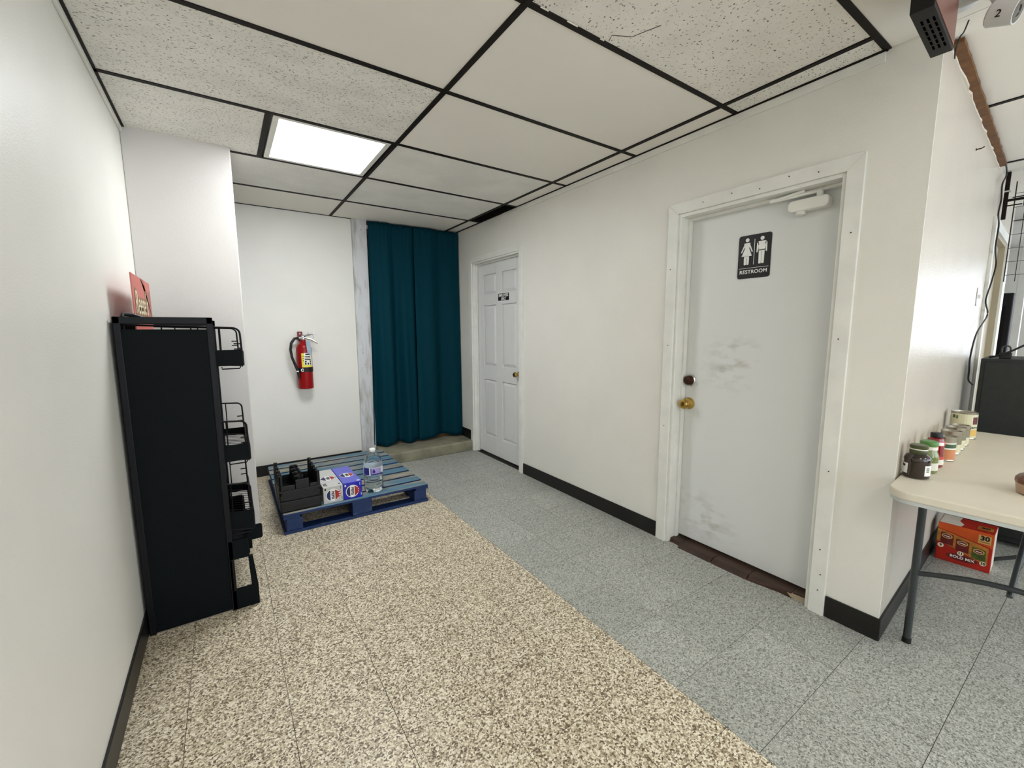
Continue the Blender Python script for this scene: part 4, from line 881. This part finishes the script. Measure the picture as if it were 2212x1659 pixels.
# ------------------------------------------------------------------ chips box under the table
bx = thing('snack_box', (2.47, -1.482, 0), 'orange and red snack multipack box on the floor under the table', 'box', rz=0.05)
W2, HB, DP = 0.109, 0.225, 0.17
MB().box(0, DP, -W2, W2, 0, HB).build('carton_body', 'chips_red', bx, bevel=0.003)
cf = frame((0, 0, HB / 2), (0, -1, 0), (0, 0, 1)); CF = on(cf)
MB().prism([(-W2, 0.112), (W2, 0.112), (W2, 0.03), (0.06, 0.042), (-0.05, 0.066), (-W2, 0.078)], 0.0002, 0.0006, CF).build('orange_band', 'chips_orange', bx)
MB().prism([(-W2, 0.074), (-0.05, 0.06), (0.06, 0.036), (0.095, 0.025), (0.095, -0.07), (0.03, -0.05), (-0.04, -0.02), (-W2, 0.0)], 0.0003, 0.0008, CF).build('gold_field', 'chips_gold', bx)
for x, y, m, n_ in ((-0.068, 0.026, 'chips_maroon', '9'), (-0.005, 0.006, 'chips_maroon', '11'), (0.06, -0.016, 'chips_green', '10')):
    bg = MB().prism([(x - 0.026, y + 0.032), (x + 0.026, y + 0.026), (x + 0.027, y - 0.04), (x - 0.025, y - 0.034)], 0.0009, 0.0016, CF).build('bag_picture', m, bx)
    MB().prism(disc(0.022, 24, x, y + 0.012, 0.014), 0.0016, 0.002, CF).build('bag_logo', 'chips_tan', bg)
    MB().prism(disc(0.017, 24, x, y + 0.012, 0.010), 0.002, 0.0023, CF).build('bag_logo_core', 'chips_maroon', bg)
    MB().prism([(x - 0.012, y + 0.014), (x + 0.012, y + 0.012), (x + 0.012, y + 0.008), (x - 0.012, y + 0.01)], 0.0023, 0.0026, CF).build('bag_stripe', 'print_white', bg)
    dx = (-0.022, -0.003, 0.02)[('9', '11', '10').index(n_)]
    MB().prism(disc(0.013, 20, x + dx, y - 0.05), 0.0018, 0.0022, CF).build('count_disc', 'cream', bg)
    text(n_, 0.02, 'print_black', bg, cf @ Matrix.Translation((x + dx, y - 0.05, 0.0025)), bold=0.0008)
MB().prism(rect(0.052, 0.1, 0.048, 0.096), 0.0009, 0.0014, CF).build('count_panel', 'chips_tan', bx)
text('30', 0.036, 'print_black', bx, cf @ Matrix.Translation((0.076, 0.078, 0.0017)), bold=0.0014)
MB().prism(rect(0.056, 0.096, 0.054, 0.06), 0.0014, 0.0018, CF).build('count_print', 'chips_gold', bx)
MB().prism(disc(0.062, 28, -0.002, -0.07, 0.019), 0.0004, 0.0009, CF).build('name_oval', 'chips_maroon', bx)
text('BOLD MIX', 0.021, 'print_white', bx, cf @ Matrix.Translation((0.0, -0.07, 0.0012)), bold=0.0004)
MB().box(DP * 0.05, DP * 0.95, -W2 - 0.0006, -W2, 0.003, HB - 0.003).build('end_panel', 'cardboard_white', bx)
MB().prism([(0.004, W2 - 0.004), (0.004, 0.02), (0.05, 0.012), (0.10, 0.035), (DP, 0.03), (DP, W2 - 0.004)], HB, HB + 0.0008).build('torn_patch', 'cardboard_white', bx)
tf = frame((0.07, -0.07, HB + 0.0004), (0, -1, 0), (1, 0, 0))
MB().prism(rect(-0.03, 0.03, -0.03, 0.03), 0, 0.0006, on(tf)).build('count_panel', 'chips_gold', bx)
text('30', 0.036, 'print_black', bx, tf @ Matrix.Translation((0, 0, 0.0012)), bold=0.0014)

# ------------------------------------------------------------------ side wall: far door, plates, wood strip, conduit
d3 = structure(sbox(MB(), DS[0] + 0.02, DS[1] - 0.02, -0.07, -0.035, 0.01, DS[2] - 0.02).build('door_3', 'door_tan'))
d3['label'] = 'tan door in the side wall beyond the cabinet'
for a, b, z0, z1 in ((DS[0] - 0.07, DS[0], 0, DS[2] + 0.07), (DS[1], DS[1] + 0.07, 0, DS[2] + 0.07), (DS[0], DS[1], DS[2], DS[2] + 0.07)):
    sbox(MB(), a, b, 0, 0.018, z0, z1).build('casing', 'trim_white', d3, bevel=0.002)
sbox(sbox(sbox(MB(), DS[0], DS[0] + 0.02, -0.11, 0.003, 0, DS[2]), DS[1] - 0.02, DS[1], -0.11, 0.003, 0, DS[2]), DS[0] + 0.02, DS[1] - 0.02, -0.11, 0.003, DS[2] - 0.02, DS[2]).build('jamb', 'door_tan', d3)
for s in (DS[0] + 0.14, DS[0] + 0.5, DS[0] + 0.56):
    sbox(MB(), s, s + 0.02, -0.036, -0.026, 0.15, DS[2] - 0.2).build('moulding', 'trim_white', d3, bevel=0.003)
swp = swthing('switch_plate', 1.86, 0.0, 1.55, 'shiny metal switch plate on the glossy side wall', 'switch')
MB().prism(rrect(-0.037, 0.037, -0.058, 0.058, 0.006), 0.0005, 0.005, lambda x, y, h: (x, -h, y)).build('plate', 'chrome', swp, bevel=0.0015)
MB().box(-0.005, 0.005, -0.016, -0.004, -0.012, 0.012).build('toggle', 'print_white', swp, bevel=0.001)
tk = swthing('wall_hook', 1.04, 0.0, 2.262, 'small dark hook screwed high into the side wall', 'hook')
MB().tube([(0, 0, 0), (0, -0.02, 0.0), (0.0, -0.03, 0.006)], 0.003, 6).build('hook_wire', 'bronze', tk)
MB().lathe([(0.006, 0), (0.006, 0.003), (0.001, 0.004)], 12, f=lambda a, b, h: (a, -h, b)).build('hook_base', 'bronze', tk)
random.seed(3)
js = []
n = 34
wood = [(0.13 + 2.0 * k / n, 0.0) for k in range(n + 1)] + [(0.13 + 2.0 * k / n, 0.034 + random.uniform(-0.002, 0.002)) for k in range(n, -1, -1)]
t6 = structure(MB().prism(wood, H - 0.022, H - 0.006, lambda s, d, h: sw(s, d, h)).build('trim_6', 'raw_wood'))
t6['label'] = 'bare brown wood strip along the top of the side wall'
torn = [(0.10 + 2.05 * k / 40, 0.0) for k in range(41)]
edge = [(s, max(0.0006, 0.002 + random.uniform(-0.003, 0.006) * (random.random() > 0.5))) for k, (s, _) in enumerate(torn)]
MB().prism(torn + edge[::-1], H - 0.034, H - 0.023, lambda s, d, h: sw(s, d, h)).build('torn_paper', 'torn_white', t6)
cnd = swthing('conduit', 2.40, 0.018, 2.112, 'dark vertical cable channel between the far door and the ceiling', 'conduit')
MB().box(-0.012, 0.012, -0.022, 0, 0, H - 2.113 - 0.004).build('channel', 'grid_black', cnd, bevel=0.002)
MB().box(-0.014, 0.014, -0.03, 0, 0.185, 0.195).build('cable_tie', 'camera_white', cnd)
MB().box(-0.008, 0.008, -0.10, -0.02, 0.12, 0.135).build('bracket_arm', 'grid_black', cnd)
MB().box(-0.004, 0.004, -0.09, -0.02, 0.088, 0.095).build('bracket_arm', 'grid_black', cnd)
MB().box(-0.06, 0.06, -0.16, -0.098, 0.07, 0.19).build('relay_box', 'rubber_black', cnd, bevel=0.004)
wg = swthing('wire_grid', 2.75, 0.05, 1.70, 'dark wire grid panel hung from the ceiling beyond the far door', 'wire grid')
for k in range(5): MB().tube([(0, -0.055 * k, 0), (0, -0.055 * k, H - 1.70 - 0.002)], 0.0022 if k % 2 else 0.0035, 6).build('upright_wire', 'wire_dark', wg)
for k in range(7): MB().tube([(0, 0, 0.05 + 0.1 * k), (0, -0.22, 0.05 + 0.1 * k)], 0.0018, 6).build('cross_wire', 'wire_dark', wg)
# things far back in the shop
fz = thing('upright_cooler', (6.9, -0.72, 0), 'tall black cooler standing far back in the shop', 'cooler')
MB().box(-0.3, 0.3, -0.35, 0.35, 0.05, 1.75).build('body', 'rubber_black', fz, bevel=0.01)
MB().box(-0.31, -0.3, -0.3, 0.3, 0.15, 1.6).build('glass_door', 'lens', fz)
for y in (-0.3, 0.3): MB().box(-0.25, 0.25, y - 0.03, y + 0.03, 0, 0.05).build('foot', 'rubber_black', fz)
po = thing('support_post', (5.9, -1.19, 0), 'slim white support post far back in the shop', 'post')
MB().box(-0.03, 0.03, -0.03, 0.03, 0, H).build('shaft', 'trim_white', po, bevel=0.003)
MB().box(-0.065, 0.065, -0.065, 0.065, 0, 0.1).build('plinth', 'base_black', po)

# ------------------------------------------------------------------ hanging box sign and security camera
hs = swthing('hanging_sign', -0.39, 0.006, 2.24, 'black ceiling-hung box sign with a reddish brown face', 'sign')
MB().box(-0.16, 0.16, -0.053, 0, 0, H - 2.24 - 0.001).build('housing', 'sign_black', hs, bevel=0.002)
MB().box(-0.155, 0.155, -0.0545, -0.053, 0.012, H - 2.25).build('face', 'sign_face', hs)
for i in range(3):
    for k_ in range(6):
        MB().box(-0.10 + 0.036 * k_, -0.075 + 0.036 * k_, -0.045 + 0.013 * i, -0.040 + 0.013 * i, -0.0008, 0.0004).build('vent_slot', 'slot_black', hs)
bc = thing('security_camera', (1.143, -1.588, 2.31), 'white bullet security camera marked 2 under the shop ceiling', 'security camera')
ax = Vector((-0.05, -0.93, -0.36)).normalized(); sd = ax.cross(Vector((0, 0, 1))).normalized(); up_ = sd.cross(ax)
CFm = lambda a, b, h: tuple(sd * a + up_ * b + ax * h)
MB().lathe([(0.02, -0.037), (0.03, -0.036), (0.034, -0.032), (0.034, 0.015), (0.034, 0.03), (0.030, 0.03), (0.029, 0.026), (0.001, 0.026)], 32, f=CFm).build('barrel', 'camera_white', bc, smooth=True)
ln = MB().lathe([(0.0295, 0.025), (0.029, 0.029), (0.016, 0.0295), (0.014, 0.027), (0.001, 0.028)], 28, f=CFm).build('lens_glass', 'lens', bc, smooth=True)
MB().tube([tuple(ax * -0.03 + up_ * 0.03), tuple(ax * -0.05 + up_ * 0.05), (0.01, 0.06, 0.09), (0.06, 0.11, 0.115)], [0.012, 0.012, 0.014, 0.016], 12).build('bracket', 'camera_white', bc, smooth=True)
MB().lathe([(0.045, 0), (0.045, 0.012), (0.04, 0.016)], 24, f=lambda a, b, h: (0.07 + a, 0.12 + b, H - 2.31 - 0.002 - h)).build('mount_plate', 'camera_white', bc, smooth=True)
view = (Vector((-0.924, -1.922, 1.343)) - Vector((1.135, -1.60, 2.31))).normalized()
nrm = (view - ax * view.dot(ax)).normalized(); rt = nrm.cross(ax).normalized()
text('2', 0.026, 'print_black', bc, frame(tuple(nrm * 0.0345 - ax * 0.004), tuple(ax), tuple(nrm.cross(ax))), bold=0.0005)
cord('camera_cord', [(1.36, -1.465, H - 0.003), (1.33, -1.462, H - 0.05), (1.30, -1.46, H - 0.075), (1.31, -1.45, H - 0.11), (1.36, -1.44, H - 0.115)], 0.0025, 'rubber_black', 'thin black cable dangling from the ceiling beside the hanging sign')
